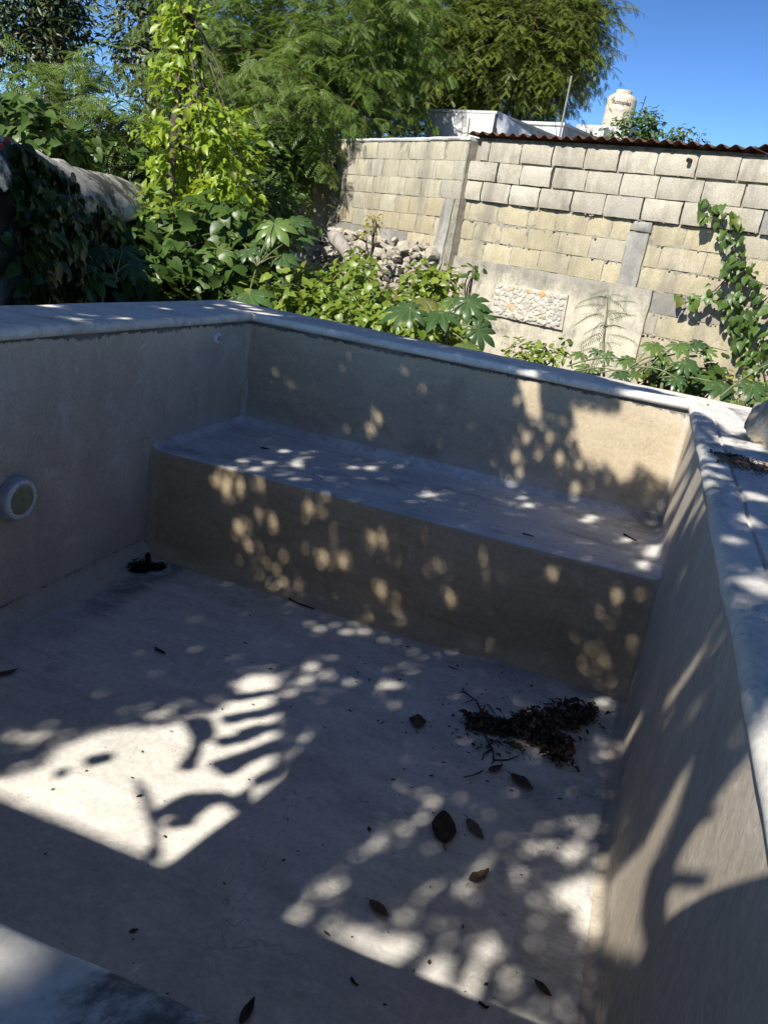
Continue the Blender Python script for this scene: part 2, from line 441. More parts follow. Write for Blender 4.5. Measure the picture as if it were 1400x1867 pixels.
M['rubble'] = simple('rubble_stone', (.27, .235, .185), (.5, .455, .37), 9, .95, 1.0, .02, rand=.35)
M['rockpale'] = simple('pale_rock', (.26, .2, .13), (.56, .49, .38), 14, .95, 1.0, .01)
M['plasterbase2'] = simple('panel_mortar', (.36, .335, .27), (.5, .47, .4), 12, .9, .7, .01)
M['limestone_white'] = simple('white_limestone', (.43, .40, .33), (.6, .56, .48), 14, .9, .6, .01, rand=.2)
def blockmat(name, a, b, mouldy=.25):
    t = NT(name)
    oi = t.n('ShaderNodeObjectInfo').outputs['Random']
    p = t.pos()
    f = t.noise(p, 5, 9, .7, .5)
    g = t.noise(p, 75, 5, .75)
    pit = t.noise(p, 130, 3, .6)
    col = t.mix(t.ramp(f, .3, .7), a, b)
    col = t.mix(t.math('MULTIPLY', t.ramp(oi, .0, 1.0), .4), col, [c*.72 for c in a])
    o2 = t.math('FRACT', t.math('MULTIPLY', oi, 7.7))
    col = t.mix(t.ramp(o2, .75, .95, 0, .5), col, (.36, .34, .30))
    col = t.mix(t.ramp(g, .3, .72, .72, 1.16), (0, 0, 0), col)
    col = t.mix(t.ramp(pit, .36, .28, 0, .65), col, (.12, .1, .07))
    mo = t.noise(t.pos(sc=(1, 1, .5), off=(3, 3, 3)), 3.5, 10, .72, .4)
    x, y, z = t.sep()
    up = t.ramp(z, 1.25, 1.75, .55, 1.0)
    bigm = t.noise(t.pos(sc=(1, 1, .22), off=(1, 5, 2)), 2.2, 8, .7, .3)
    col = t.mix(t.math('MULTIPLY', t.ramp(bigm, .45, .66), .7), col, (.2, .18, .15))
    sm = t.noise(t.pos(off=(2, 9, 2)), 2.8, 8, .72, 1.2)
    col = t.mix(t.math('MULTIPLY', t.ramp(sm, .58, .7), .6), col, (.5, .47, .41))
    col = t.mix(t.math('MULTIPLY', t.math('MULTIPLY', t.ramp(mo, .52, .68), up), mouldy), col, (.1, .095, .085))
    h = t.math('ADD', t.math('MULTIPLY', f, .5), t.math('ADD', t.math('MULTIPLY', g, .6), t.math('MULTIPLY', pit, .5)))
    t.bsdf(col, .95, t.bump(h, .7, .008), .15)
    return t.m
M['blk_pale'] = blockmat('pale_block', (.40, .365, .29), (.52, .48, .40), .55)
M['blk_tan'] = blockmat('tan_block', (.40, .345, .225), (.5, .445, .31), .5)
M['blk_left'] = blockmat('left_block', (.40, .365, .265), (.49, .45, .345), 1.1)
M['blk_grey'] = blockmat('grey_block', (.2, .195, .185), (.3, .29, .27), .5)
M['plasterbase'] = plaster('wall_base_render', (.42, .385, .295), (.5, .465, .37), (.33, .30, .24), (1, 1, .5), 5, False, 'base', mould=.6, speck=False)

# ------------------------------------------------------------------ ground
g = MB()
xs = np.concatenate([np.linspace(-400, -20, 6), np.linspace(-18, 14, 33), np.linspace(20, 400, 6)])
ys = np.concatenate([np.linspace(-300, -20, 5), np.linspace(-16, 24, 41), np.linspace(40, 500, 6)])
# a sheet with a rectangular opening for the pool
V = []; idx = {}
for i, x in enumerate(xs):
    for j, y in enumerate(ys):
        idx[i, j] = len(V); V.append((x, y, -.55+.05*nz((x, y, 0), .6)))
F = []
for i in range(len(xs)-1):
    for j in range(len(ys)-1):
        cx, cy = (xs[i]+xs[i+1])/2, (ys[j]+ys[j+1])/2
        if -0.2 < cx < 2.8 and -4.3 < cy < 0.2: continue
        F.append((idx[i, j], idx[i+1, j], idx[i+1, j+1], idx[i, j+1]))
g.add(V, F)
o = g.build('ground', M['soil'], smooth=True); o['kind'] = 'structure'

# ------------------------------------------------------------------ pool
pool = empty('swimming_pool', (0, 0, -D), 'empty plastered swimming pool with a wide bench and rounded white cement coping', 'swimming pool')
RC = .085

def disp(p, n, a=.006):
    p = np.asarray(p, float)
    return p + n*(a*nz(p, 1.3, 3)+a*.4*nz(p, 5.0, 9)+a*.12*nz(p, 17, 1))

def wall_mesh(p0, p1, inward, mat, name='wall', RC=.085):
    """inner wall face with a cove at its foot; ends turn the corner with a small radius"""
    p0 = np.array(p0, float); p1 = np.array(p1, float); ln = np.linalg.norm(p1-p0); e = (p1-p0)/ln
    rcx = .035
    ss = [0, .004, .012, .022, .035] + list(np.arange(.08, ln-.06, .05)) + [ln-.035, ln-.022, ln-.012, ln-.004, ln]
    prof = [(0, z) for z in np.linspace(.0, -D+RC, 26)]
    for k in range(1, 9):
        a = k/8*math.pi/2
        prof.append((RC*(1-math.cos(a)), -D+RC-RC*math.sin(a)))
    prof.append((RC+.02, -D-.004))
    V = []; n = len(prof)
    for s in ss:
        d = min(s, ln-s)
        add = 0 if d >= rcx else rcx-math.sqrt(max(0, rcx**2-(rcx-d)**2))
        for (o_, z) in prof:
            off = max(o_, 0)+add*(1 if o_ < RC else .9)
            p = np.array([*(p0+e*s+inward*off), z])
            V.append(disp(p, np.array([*inward, 0.])))
    F = []
    for i in range(len(ss)-1):
        for j in range(n-1):
            a = i*n+j
            F.append((a, a+1, a+n+1, a+n))
    mb = MB(); mb.add(V, F)
    return mb.build(name, mat, pool, smooth=True)
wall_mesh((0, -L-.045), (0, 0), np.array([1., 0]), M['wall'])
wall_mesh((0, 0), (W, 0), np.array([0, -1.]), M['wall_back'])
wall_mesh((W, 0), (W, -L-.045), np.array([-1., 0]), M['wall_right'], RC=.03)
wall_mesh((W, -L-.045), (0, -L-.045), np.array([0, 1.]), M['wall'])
# floor
xs = np.linspace(.04, W-.04, 60); ys = np.linspace(-L-.02, -B+.02, 70)
V = [(x, y, -D+.004*nz((x, y, 0), 1.2)+.0015*nz((x, y, 0), 7)) for x in xs for y in ys]
F = [(i*70+j, (i+1)*70+j, (i+1)*70+j+1, i*70+j+1) for i in range(59) for j in range(69)]
MB().add(V, F).build('pool_floor', M['floor'], pool, smooth=True)
# bench: profile across y,z swept along x with coves towards the side walls
rb = .05; rf = .022
prof = []          # (y, z, ny, nz, slot)
for k in range(0, 9):
    a = k/8*math.pi/2; prof.append((-rb*(1-math.cos(a)), -H+rb-rb*math.sin(a), -math.cos(a), math.sin(a)))
for y in np.linspace(-rb-.04, -B+rf, 18): prof.append((y, -H, 0, 1))
for k in range(1, 7):
    a = k/6*math.pi/2; prof.append((-B+rf-rf*math.sin(a), -H-rf+rf*math.cos(a), -math.sin(a), math.cos(a)))
nt = len(prof)
for z in np.linspace(-H-rf-.03, -D+RC, 14): prof.append((-B, z, -1, 0))
for k in range(1, 8):
    a = k/7*math.pi/2; prof.append((-B-RC*(1-math.cos(a)), -D+RC-RC*math.sin(a), -math.cos(a), math.sin(a)))
prof.append((-B-RC-.015, -D-.003, 0, 1))
rs = .045
ss = [0.0, .003, .009, .018, .03, .045] + list(np.arange(.09, W-.06, .045)) + [W-.045, W-.03, W-.018, W-.009, W-.003, W]
V = []; n = len(prof)
for s in ss:
    d = min(s, W-s); add = 0 if d >= rs else rs-math.sqrt(max(0, rs**2-(rs-d)**2))
    for (y, z, ny, nz_) in prof:
        p = np.array([s, y+ny*add, z+nz_*add]); V.append(disp(p, np.array([0, ny, nz_]), .005))
F1 = []; mi = []
for i in range(len(ss)-1):
    for j in range(n-1):
        a = i*n+j; F1.append((a, a+n, a+n+1, a+1)); mi.append(0 if j < nt-4 else 1)
mb = MB(); mb.add(V, F1); mb.mi = mi
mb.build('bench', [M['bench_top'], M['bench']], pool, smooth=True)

# coping: four strips with a bullnose, mitred at the corners
TOPZ = .045; RN = .024
def coping(corner0, corner1, out0, out1, inward, mat, groove=False, seed=0):
    """corner0->corner1 along the wall top; out0/out1: outer corners"""
    c0, c1, o0, o1 = [np.array(v, float) for v in (corner0, corner1, out0, out1)]
    ln = np.linalg.norm(c1-c0); N = max(12, int(ln/.04))
    V = []; prof = []
    # param t across: 0 at the wall face; negative = over the pool
    prof.append((.03, -.002)); prof.append((-.012, -.001))
    for k in range(1, 10):
        a = -math.pi/2+k/10*math.pi
        prof.append((-.010-RN*math.cos(a)*.9, RN*.93+RN*math.sin(a)))
    prof.append((0.005, TOPZ+.002))
    if groove: prof += [(.055, TOPZ+.001), (.06, TOPZ-.008), (.066, TOPZ-.008), (.07, TOPZ)]
    full = [('a', t, z) for (t, z) in prof]
    for k in np.linspace(.12, .97, 9): full.append(('f', k, TOPZ-.002*k))
    full += [('f', .99, TOPZ-.01), ('f', 1.0, TOPZ-.02), ('f', 1.0, -.01)]
    n = len(full)
    for i in range(N+1):
        f = i/N
        pi = c0+(c1-c0)*f; po = o0+(o1-o0)*f
        for (kd, t, z) in full:
            if kd == 'a':
                # mitre: inside offset scaled so that both strips meet on the diagonal
                q = pi + (po-pi)/np.linalg.norm(po-pi)*t*0
                q = pi - inward*t
                # shift along the wall to follow the mitre
                e = (c1-c0)/ln
                mit0, mit1 = -1.0, 1.0
                q = q + e*t*(mit0*(1-f)+mit1*f)
            else:
                q = pi+(po-pi)*t
            p = np.array([q[0], q[1], z])
            amp = .004 if z > 0 else 0
            w = math.sin(math.pi*f)**.3
            p[2] += amp*nz(p, 2.2, seed)*w + amp*.5*nz(p, 7, seed)*w
            p[:2] += -inward*.006*nz((pi[0], pi[1], 0), 2.5, seed)*w + inward*.004*nz((pi[0], pi[1], 2), 8, seed)*w
            V.append(p)
    F = [(i*n+j, i*n+j+1, (i+1)*n+j+1, (i+1)*n+j) for i in range(N) for j in range(n-1)]
    mb = MB(); mb.add(V, F)
    return mb.build('coping', mat, pool, angle=50)
NY = -L-.065
A_, B_, C_, D_ = (0, 0), (W, 0), (W, NY), (0, NY)
OA, OB, OC, OD = (-.42, .47), (W+.62, .27), (W+.62, -L-.62), (-.42, -L-.62)
coping(A_, D_, OA, OD, np.array([1., 0]), M['coping'], seed=1)
coping(A_, B_, OA, OB, np.array([0, -1.]), M['coping'], seed=2)
coping(B_, C_, OB, OC, np.array([-1., 0]), M['coping_dirty'], True, seed=3)
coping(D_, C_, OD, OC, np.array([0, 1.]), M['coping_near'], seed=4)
# outer body of the pool walls
ob = MB()
ring_o = [(-.40, .44), (W+.6, .25), (W+.6, -L-.6), (-.40, -L-.6)]
V = [(x, y, z) for z in (-.75, .012) for (x, y) in ring_o]
F = [(i, (i+1) % 4, 4+(i+1) % 4, 4+i) for i in range(4)]
ob.add(V, F)
ring_i = [(-.012, .012), (W+.012, .012), (W+.012, -L-.062), (-.012, -L-.062)]
V = [(x, y, -.006) for (x, y) in ring_i+ring_o]
F = [(i, (i+1) % 4, 4+(i+1) % 4, 4+i) for i in range(4)]
ob.add(V, F)
V = [(x, y, z) for z in (-D-.1, -.006) for (x, y) in ring_i]
F = [(i, (i+1) % 4, 4+(i+1) % 4, 4+i) for i in range(4)]
ob.add(V, F); ob.add([(x, y, -D-.06) for (x, y) in ring_i], [(0, 1, 2, 3)])
ob.build('outer_wall', M['outer'], pool)

# pool light on the left wall and the inlet near the corner
RXY = np.array([[0, 0, 1.], [1, 0, 0], [0, 1, 0]])       # lathe axis z -> world x
lc = (0, -1.897, -.645)
pl = empty('pool_light', lc, 'round white pool light with olive lens on the left pool wall', 'pool light')
MB().lathe([(.088, 0), (.094, .005), (.094, .03), (.09, .036), (.07, .038)], lc, 40, RXY).build('housing', M['collar'], pl, angle=40)
MB().lathe([(.082, .034), (.084, .038), (.0825, .045), (.078, .049), (.066, .0485), (.0635, .042), (.061, .041)], lc, 48, RXY).build('trim_ring', M['white_plastic'], pl, angle=50)
mb = MB()
for k in range(8):
    a = k*math.pi/4+.2; mb.lathe([(.0032, .0485), (.003, .0497), (.0008, .0499)], (lc[0], lc[1]+.0725*math.cos(a), lc[2]+.0725*math.sin(a)), 8, RXY)
o = mb.build('screws', M['collar'], pl); o['kind'] = 'stuff'
MB().lathe([(.064, .0435), (.062, .0455), (.04, .0475), (.016, .048), (.007, .048), (.006, .046), (.002, .046)], lc, 40, RXY).build('lens', M['lens'], pl, angle=50)
ic = (0.003, -.391, -.083)
it = empty('return_inlet', ic, 'small round plastic return inlet high on the left pool wall near the corner', 'pool inlet')
MB().lathe([(.03, 0), (.032, .004), (.031, .011), (.026, .016), (.017, .018), (.015, .014)], ic, 28, RXY).build('flange', M['white_plastic'], it, angle=45)
MB().lathe([(.0148, .015), (.012, .021), (.007, .022), (.006, .016), (.002, .016)], ic, 20, RXY).build('nozzle', M['collar'], it, angle=45)

# ------------------------------------------------------------------ block walls
class WP:                                       # a vertical wall plane: point(s, z, out)
    def __init__(s, t, c):
        s.n = np.array([math.sin(t), math.cos(t), 0]); s.c = c
        s.e = np.array([math.cos(t), -math.sin(t), 0]); s.o = -s.n
        s.R = Matrix(((s.e[0], s.n[0], 0), (s.e[1], s.n[1], 0), (0, 0, 1)))   # local x along, y into the wall, z up
    def p(s, a, z, out=0.0): return s.n*s.c+s.e*a+s.o*out+np.array([0, 0, z])
    def px(s, x, y, out=0.0):
        d = rayd(x, y); c = s.c-out; t = (c-CAM@s.n)/(d@s.n); P = CAM+d*t
        return float(P@s.e), float(P[2])
WR = WP(.39947, 4.38667)
WL = WP(.68641, 3.58104)

def block_mesh(k, rough=1.0):
    """a concrete block, 1 x .14 x 1 scaled later: front face a grid with chipped edges"""
    r = random.Random(k)
    nx, nzz = 7, 5
    V = []; F = []
    for j in range(nzz):
        for i in range(nx):
            x = -.5+i/(nx-1); z = -.5+j/(nzz-1)
            edge = (i in (0, nx-1)) or (j in (0, nzz-1))
            corner = (i in (0, nx-1)) and (j in (0, nzz-1))
            y = r.uniform(-.002, .002) + rough*((r.uniform(.002, .014) if edge else 0) + (r.uniform(.004, .018) if corner else 0))
            if edge:
                x *= 1-rough*r.uniform(0, .016); z *= 1-rough*r.uniform(0, .04)
            V.append((x, y, z))
    for j in range(nzz-1):
        for i in range(nx-1):
            a = j*nx+i; F.append((a, a+1, a+nx+1, a+nx))
    rim = [i for i in range(nx)]+[j*nx+nx-1 for j in range(1, nzz)]+[(nzz-1)*nx+i for i in range(nx-2, -1, -1)]+[j*nx for j in range(nzz-2, 0, -1)]
    b0 = len(V)
    for q in rim: V.append((V[q][0], .09, V[q][2]))
    for k2 in range(len(rim)):
        a, b = rim[k2], rim[(k2+1) % len(rim)]
        F.append((b, a, b0+k2, b0+(k2+1) % len(rim)))
    me = bpy.data.meshes.new('block'); me.from_pydata(V, [], F)
    me.polygons.foreach_set('use_smooth', np.ones(len(F), bool)); me.update(); me.set_sharp_from_angle(angle=math.radians(38))
    return me
def block_set(mat):
    out = []
    for k in range(6):
        me = block_mesh(k+len(mat)*7, 1.0 if mat == 'blk_pale' else .6); me.materials.append(M[mat]); out.append(me)
    return out
random.seed(3)
BL = {k: block_set(k) for k in ('blk_pale', 'blk_tan', 'blk_left', 'blk_grey')}

def put_block(wp, parent, s0, s1, z0, z1, kind, out, gap=.009):
    s0 += gap*random.uniform(.1, .9); s1 -= gap*random.uniform(.1, .9); z0 += gap*random.uniform(.1, .9); z1 -= gap*random.uniform(.1, .9)
    jz = random.uniform(-.004, .004); z0 += jz; z1 += jz
    me = random.choice(BL[kind])
    o = place('block', me, [], parent, wp.p((s0+s1)/2, (z0+z1)/2, out+random.uniform(-.004, .004)),
              wp.R @ Matrix.Rotation(random.uniform(-.006, .006), 3, 'Y'), (s1-s0, 1, z1-z0))
    return o

def core(wp, parent, s0, s1, z0, z1, thick=.13, out=-.018, name='mortar_bed'):
    mb = MB()
    N = max(2, int((s1-s0)/.05)); K = max(2, int((z1-z0)/.05))
    V = []; F = []
    for i in range(N+1):
        for j in range(K+1):
            s = s0+(s1-s0)*i/N; z = z0+(z1-z0)*j/K
            V.append(wp.p(s, z, out+.008*nz((s*3, z*3, 1), 6)))
    for i in range(N):
        for j in range(K):
            a = i*(K+1)+j; F.append((a, a+K+1, a+K+2, a+1))
    mb.add(V, F)
    Rm = np.array(wp.R)
    mb.box(wp.p((s0+s1)/2, (z0+z1)/2, out-thick/2-.012), ((s1-s0)/2, thick/2, (z1-z0)/2), Rm)
    return mb.build(name, M['mortar'], parent)

# right-hand wall: proud pale courses on top, tan courses below, rendered base with a stone panel
bw = empty('block_wall', WR.p(-.3, -.5), 'bare concrete block wall under rusty corrugated sheets, with a stone panel near its foot', 'wall')
core(WR, bw, -1.9, 3.6, 1.125, 1.735, out=-.02); core(WR, bw, -2.1, 3.6, .52, 1.12, out=-.009); core(WR, bw, .46, 3.6, -.62, .515, out=-.010)
ZT = 1.727
rowsR = {
 0: [-1.79, -1.664, -1.261, -.884, -.526, -.16, .22, .61, .986, 1.36, 1.73, 2.1, 2.48, 2.85, 3.2],
 1: [-1.97, -1.50, -1.205, -.839, -.453, -.088, .29, .713, 1.082, 1.46, 1.84, 2.2, 2.58, 2.95, 3.3],
 2: [-1.975, -1.665, -1.301, -.94, -.559, -.195, .195, .58, .916, 1.30, 1.68, 2.06, 2.44, 2.8, 3.2],
 3: [-2.03, -1.80, -1.42, -1.04, -.70, -.35, -.08, .118, None, .33, .66, 1.04, 1.42, 1.8, 2.18, 2.56, 2.94],
 4: [-2.04, -1.691, -1.33, -.994, -.625, -.263, .112, None, .325, .47, .90, 1.26, 1.64, 2.02, 2.4, 2.78],
 5: [-2.05, -1.886, -1.515, -1.16, -.81, -.448, -.074, .112, None, .322, .673, 1.05, 1.43, 1.8, 2.18, 2.56],
 6: [.50, .83, 1.2, 1.58, 1.96, 2.34, 2.7],
 7: [.47, .60, .98, 1.36, 1.74, 2.1, 2.5],
 8: [.47, .78, 1.16, 1.54, 1.92, 2.3, 2.7],
 9: [.47, .63, 1.0, 1.38, 1.76, 2.1, 2.5],
 10: [.47, .8, 1.18, 1.56, 1.94, 2.3, 2.7],
 11: [.47, .65, 1.03, 1.4, 1.78, 2.16, 2.54]}
random.seed(11)
for k, js in rowsR.items():
    z1 = ZT-.2*k; z0 = z1-.2
    for a, b in zip(js[:-1], js[1:]):
        if a is None or b is None: continue
        kind = 'blk_pale' if k < 3 else 'blk_tan'
        if k in (1, 2) and a > 1.05: kind = 'blk_grey' if (k + int(a*5)) % 3 else 'blk_pale'
        if k == 6 and a < .6: kind = 'blk_grey'
        out = (.028 if k < 3 else .0) + (.012 if k == 2 else 0)
        if k < 3 and a < -1.2: out += .02*(k % 2)
        put_block(WR, bw, a, b, z0, z1, kind, out, .012 if k < 3 else .008)
# crumbs of mortar squeezed from the proud course
mb = MB(); random.seed(5)
def crumb(mb, c, r):
    bm = bmesh.new(); bmesh.ops.create_icosphere(bm, subdivisions=1, radius=1)
    V = [np.array(v.co)*np.array([r*random.uniform(.6, 1.6), r*random.uniform(.5, 1), r*random.uniform(.5, 1)])*random.uniform(.8, 1.2)+c for v in bm.verts]
    bm.verts.ensure_lookup_table(); F = [[v.index for v in f.verts] for f in bm.faces]; bm.free(); mb.add(V, F)
for k in range(260):
    row = random.choice([1, 2, 3, 3, 3, 4, 5, 6, 6, 7, 8]); s = random.uniform(-1.9, 2.2)
    if row > 6: s = random.uniform(.5, 2.2)
    crumb(mb, WR.p(s, ZT-.2*row+random.gauss(0, .006), .01+random.uniform(-.01, .012)), random.uniform(.005, .014))
o = mb.build('mortar_crumbs', M['mortar'], bw); o['kind'] = 'stuff'
# tie column between the courses
def slab(wp, parent, quad, out0, out1, mat, name, nx=6, nzz=10, amp=.006, seed=0):
    """quad: four (s,z) corners bl, br, tr, tl; a rough slab proud of the wall"""
    q = np.array(quad, float); V = []; F = []
    for j in range(nzz+1):
        for i in range(nx+1):
            u, v = i/nx, j/nzz
            s, z = (q[0]*(1-u)+q[1]*u)*(1-v)+(q[3]*(1-u)+q[2]*u)*v
            ed = i in (0, nx) or j in (0, nzz)
            if ed:
                s += .008*nz((s, z, seed), 9); z += .008*nz((s, z, seed+3), 9)
            V.append(wp.p(s, z, out1+amp*nz((s, z, seed), 8)+amp*.5*nz((s, z, seed), 25)-(.008 if ed else 0)))
    for j in range(nzz):
        for i in range(nx):
            a = j*(nx+1)+i; F.append((a, a+1, a+nx+2, a+nx+1))
    rim = [i for i in range(nx+1)]+[j*(nx+1)+nx for j in range(1, nzz+1)]+[nzz*(nx+1)+i for i in range(nx-1, -1, -1)]+[j*(nx+1) for j in range(nzz-1, 0, -1)]
    b0 = len(V)
    for k in rim: V.append(np.array(V[k])-wp.o*(out1-out0))
    for k in range(len(rim)):
        a, b = rim[k], rim[(k+1) % len(rim)]; F.append((b, a, b0+k, b0+(k+1) % len(rim)))
    mb = MB(); mb.add(V, F)
    return mb.build(name, mat, parent, angle=45)
slab(WR, bw, [(.125, .50), (.315, .50), (.318, 1.02), (.118, 1.01)], -.06, .022, M['concrete'], 'tie_column')
slab(WR, bw, [(.11, 1.035), (.33, 1.03), (.322, 1.12), (.15, 1.12)], -.06, .016, M['concrete'], 'column_cap', 5, 4, .012)
slab(WR, bw, [(-2.06, -.62), (.50, -.62), (.50, .53), (-2.06, .535)], -.08, .034, M['plasterbase'], 'rendered_base', 60, 34, .010, 4)
# stone panel set in the base
sp = slab(WR, bw, [(-1.235, .0), (-.33, .0), (-.35, .345), (-1.225, .345)], .0, .068, M['plasterbase2'], 'stone_panel', 12, 6, .004, 2)
def pebble_meshes(n, mats, sub=2, flat=.5, jag=.22, seed=0):
    out = []
    for k in range(n):
        bm = bmesh.new(); bmesh.ops.create_icosphere(bm, subdivisions=sub, radius=.5)
        for v in bm.verts:
            f = 1+jag*mnoise.noise(v.co*2.3+Vector((k*7.1+seed, 3, 1)))+jag*.5*mnoise.noise(v.co*5+Vector((k*3.3, seed, 4)))
            v.co *= f
            for ax in range(3): v.co[ax] = max(-.42, min(.42, v.co[ax]))
        me = bpy.data.meshes.new('stone'); bm.to_mesh(me); bm.free()
        me.materials.append(mats[k % len(mats)])
        me.polygons.foreach_set('use_smooth', np.ones(len(me.polygons), bool)); me.set_sharp_from_angle(angle=math.radians(32))
        out.append(me)
    return out
PEB = pebble_meshes(13, [M['limestone_white']]*7+[M['limestone']]*4+[M['limestone_white'], M['stone_orange']], 1)
random.seed(21)
cells = []
tries = 0
while len(cells) < 230 and tries < 16000:
    tries += 1
    s = random.uniform(-1.20, -.38); z = random.uniform(.03, .32); r = random.choice([.036, .031, .027])
    if tries > 4000: r = .02
    if tries > 9000: r = .014
    if all(math.hypot(s-a, z-b) > (r+c)*.9 for a, b, c in cells): cells.append((s, z, r))
for s, z, r in cells:
    place('stone', random.choice(PEB), [], sp, WR.p(s, z, .064), WR.R @ Matrix.Rotation(random.uniform(0, 6.28), 3, 'Y'), (r*2.6*random.uniform(.9, 1.25), .03, r*2.5*random.uniform(.85, 1.1)))
# two drain stubs low in the base and a pipe high up
for (px, py) in ((992, 628), (1040, 624)):
    s, z = WR.px(px, py, .04)
    mb = MB(); mb.tube([WR.p(s, z, .0), WR.p(s, z, .062)], [.022, .022], 14); mb.tube([WR.p(s, z, .063), WR.p(s, z, .0635)], [.016, .016], 12, mi=1)
    mb.build('drain_pipe', [M['concrete'], M['hole']], bw, angle=40)
s, z = WR.px(1256, 292, .05)
mb = MB(); mb.tube([WR.p(s, z, .0), WR.p(s, z-.004, .075)], [.02, .02], 14); mb.tube([WR.p(s, z-.004, .0755), WR.p(s, z-.004, .076)], [.015, .015], 12, mi=1)
mb.build('spout_pipe', [M['rusty'], M['hole']], bw, angle=40)

# left-hand wall with its cement cap
lw = empty('old_block_wall', WL.p(-4.5, -.5), 'older mould-streaked block wall with a flat cement top, half in tree shade', 'wall')
core(WL, lw, -7.6, -3.02, -.6, 1.72, out=-.010)
random.seed(12)
rowsL = {0: [-5.337, -4.911, -4.535, -4.18, -3.809, -3.459, -3.04], 1: [-5.366, -5.093, -4.722, -4.351, -3.983, -3.618, -3.244, -3.04],
         2: [-5.262, -4.898, -4.536, -4.154, -3.81, -3.421, -3.03], 3: [-5.047, -4.671, -4.315, -3.998, -3.625, -3.29, -3.09],
         4: [-5.30, -4.93, -4.55, -4.17, -3.80, -3.43, -3.29], 5: [-5.119, -4.76, -4.579, -4.325, -3.946, -3.59, -3.3],
         6: [-5.35, -4.97, -4.6, -4.22, -3.85, -3.45], 7: [-5.2, -4.8, -4.4, -4.0]}
for k, js in rowsL.items():
    z1 = 1.715-.2*k; z0 = z1-.2
    js = list(js); first = js[0]
    while first > -7.4: first -= .375; js.insert(0, first)
    for a, b in zip(js[:-1], js[1:]):
        kind = 'blk_left' if k < 3 or random.random() < .4 else 'blk_tan'
        if k >= 5 and random.random() < .4: kind = 'blk_grey'
        put_block(WL, lw, a, b, z0, z1, kind, .0, .007)
slab(WL, lw, [(-7.6, 1.717), (-3.02, 1.717), (-3.02, 1.752), (-7.6, 1.752)], -.16, .012, M['concrete_stain'], 'cement_cap', 40, 2, .006, 3)
slab(WL, lw, [(-3.37, .30), (-3.17, .32), (-3.10, 1.12), (-3.29, 1.10)], -.06, .022, M['concrete'], 'tie_column', 5, 14, .010, 5)

# corrugated roof over the right-hand wall
rf_ = empty('corrugated_roof', WR.p(.5, 1.8), 'rusty corrugated sheets lying along the top of the block wall', 'roof')
sheets = [(-1.93, -.62, .0, .0), (-.66, .62, .012, .012), (.58, 1.12, .002, -.012), (1.08, 2.3, .016, .012), (2.26, 3.6, .004, .0)]
for q, (a, b, dz, do) in enumerate(sheets):
    mb = MB(); N = int((b-a)/.012); K = 6
    V = []
    for th in (0, .006):
        for i in range(N+1):
            s = a+(b-a)*i/N
            for j in range(K+1):
                out = .085+do+.008*nz((s, 0, q), 9)-j/K*1.6
                zz = 1.792+dz+.016*math.sin(2*math.pi*s/.127)+.008*nz((s, j*.2, q), 3)+j/K*.05 - th
                V.append(WR.p(s, zz, out))
    n1 = (N+1)*(K+1); F = []
    for i in range(N):
        for j in range(K):
            a0 = i*(K+1)+j; F.append((a0, a0+1, a0+K+2, a0+K+1)); F.append((n1+a0, n1+a0+K+1, n1+a0+K+2, n1+a0+1))
        a0 = i*(K+1); F.append((a0, a0+K+1, n1+a0+K+1, n1+a0))
    mb.add(V, F); mb.build('sheet', M['rusty'], rf_, smooth=True)
mb = MB(); mb.box(WR.p(.8, 1.752, -.12), (2.7, .04, .022), np.array(WR.R)); mb.build('wall_plate', M['wood'], rf_)

# rubble wall below the older block wall
random.seed(31)
STN = pebble_meshes(9, [M['rubble'], M['limestone_dk'], M['rubble']], 2, jag=.75, seed=5)
rw = empty('rubble_wall', WL.p(-4.2, -.5), 'heap of loose limestone rubble under the older block wall', 'stone heap')
mb = MB(); V = []; F = []
N, K = 30, 14
for i in range(N+1):
    s = -6.0+2.85*i/N
    for j in range(K+1):
        v = j/K; z = .60-v*1.2; out = .04+v*.35+.05*nz((s, z, 3), 2.5)
        V.append(WL.p(s, z-.03, out-.06))
for i in range(N):
    for j in range(K): a = i*(K+1)+j; F.append((a, a+1, a+K+2, a+K+1))
mb.add(V, F); mb.build('rubble_core', M['limestone_dk'], rw, smooth=True)
pts = []
t_ = 0
while len(pts) < 230 and t_ < 6000:
    t_ += 1
    s = random.uniform(-5.95, -3.22); v = random.random()**1.1; r = random.choice([.115, .10, .085, .07, .055, .045])
    if all(math.hypot(s-a, (v-b)*1.3) > (r+c)*.72 for a, b, c in pts): pts.append((s, v, r))
for s, v, r in pts:
    z = .60-v*1.2; out = .04+v*.35
    Rr = Matrix.Rotation(random.uniform(0, 6.28), 3, 'Z') @ Matrix.Rotation(random.uniform(-.6, .6), 3, 'X') @ Matrix.Rotation(random.uniform(-.5, .5), 3, 'Y')
    place('stone', random.choice(STN), [], rw, WL.p(s, z, out), Rr, (r*2.3*random.uniform(.9, 1.3), r*2*random.uniform(.8, 1.2), r*1.7*random.uniform(.7, 1.1)))
# weathered stump of wood lying on it
p0 = at(603, 428, 8.6); p1 = at(645, 490, 8.3)
mb = MB(); ts = np.linspace(0, 1, 9)
mb.tube([p0*(1-t)+p1*t+np.array([0, 0, .05*math.sin(t*3.1)]) for t in ts], [.045, .075, .08, .075, .07, .065, .06, .055, .03], 9, wob=.15)
o = mb.build('dead_branch', M['wood'], None, smooth=True); tag(o, 'weathered grey broken branch propped on the rubble below the older block wall', 'branch')

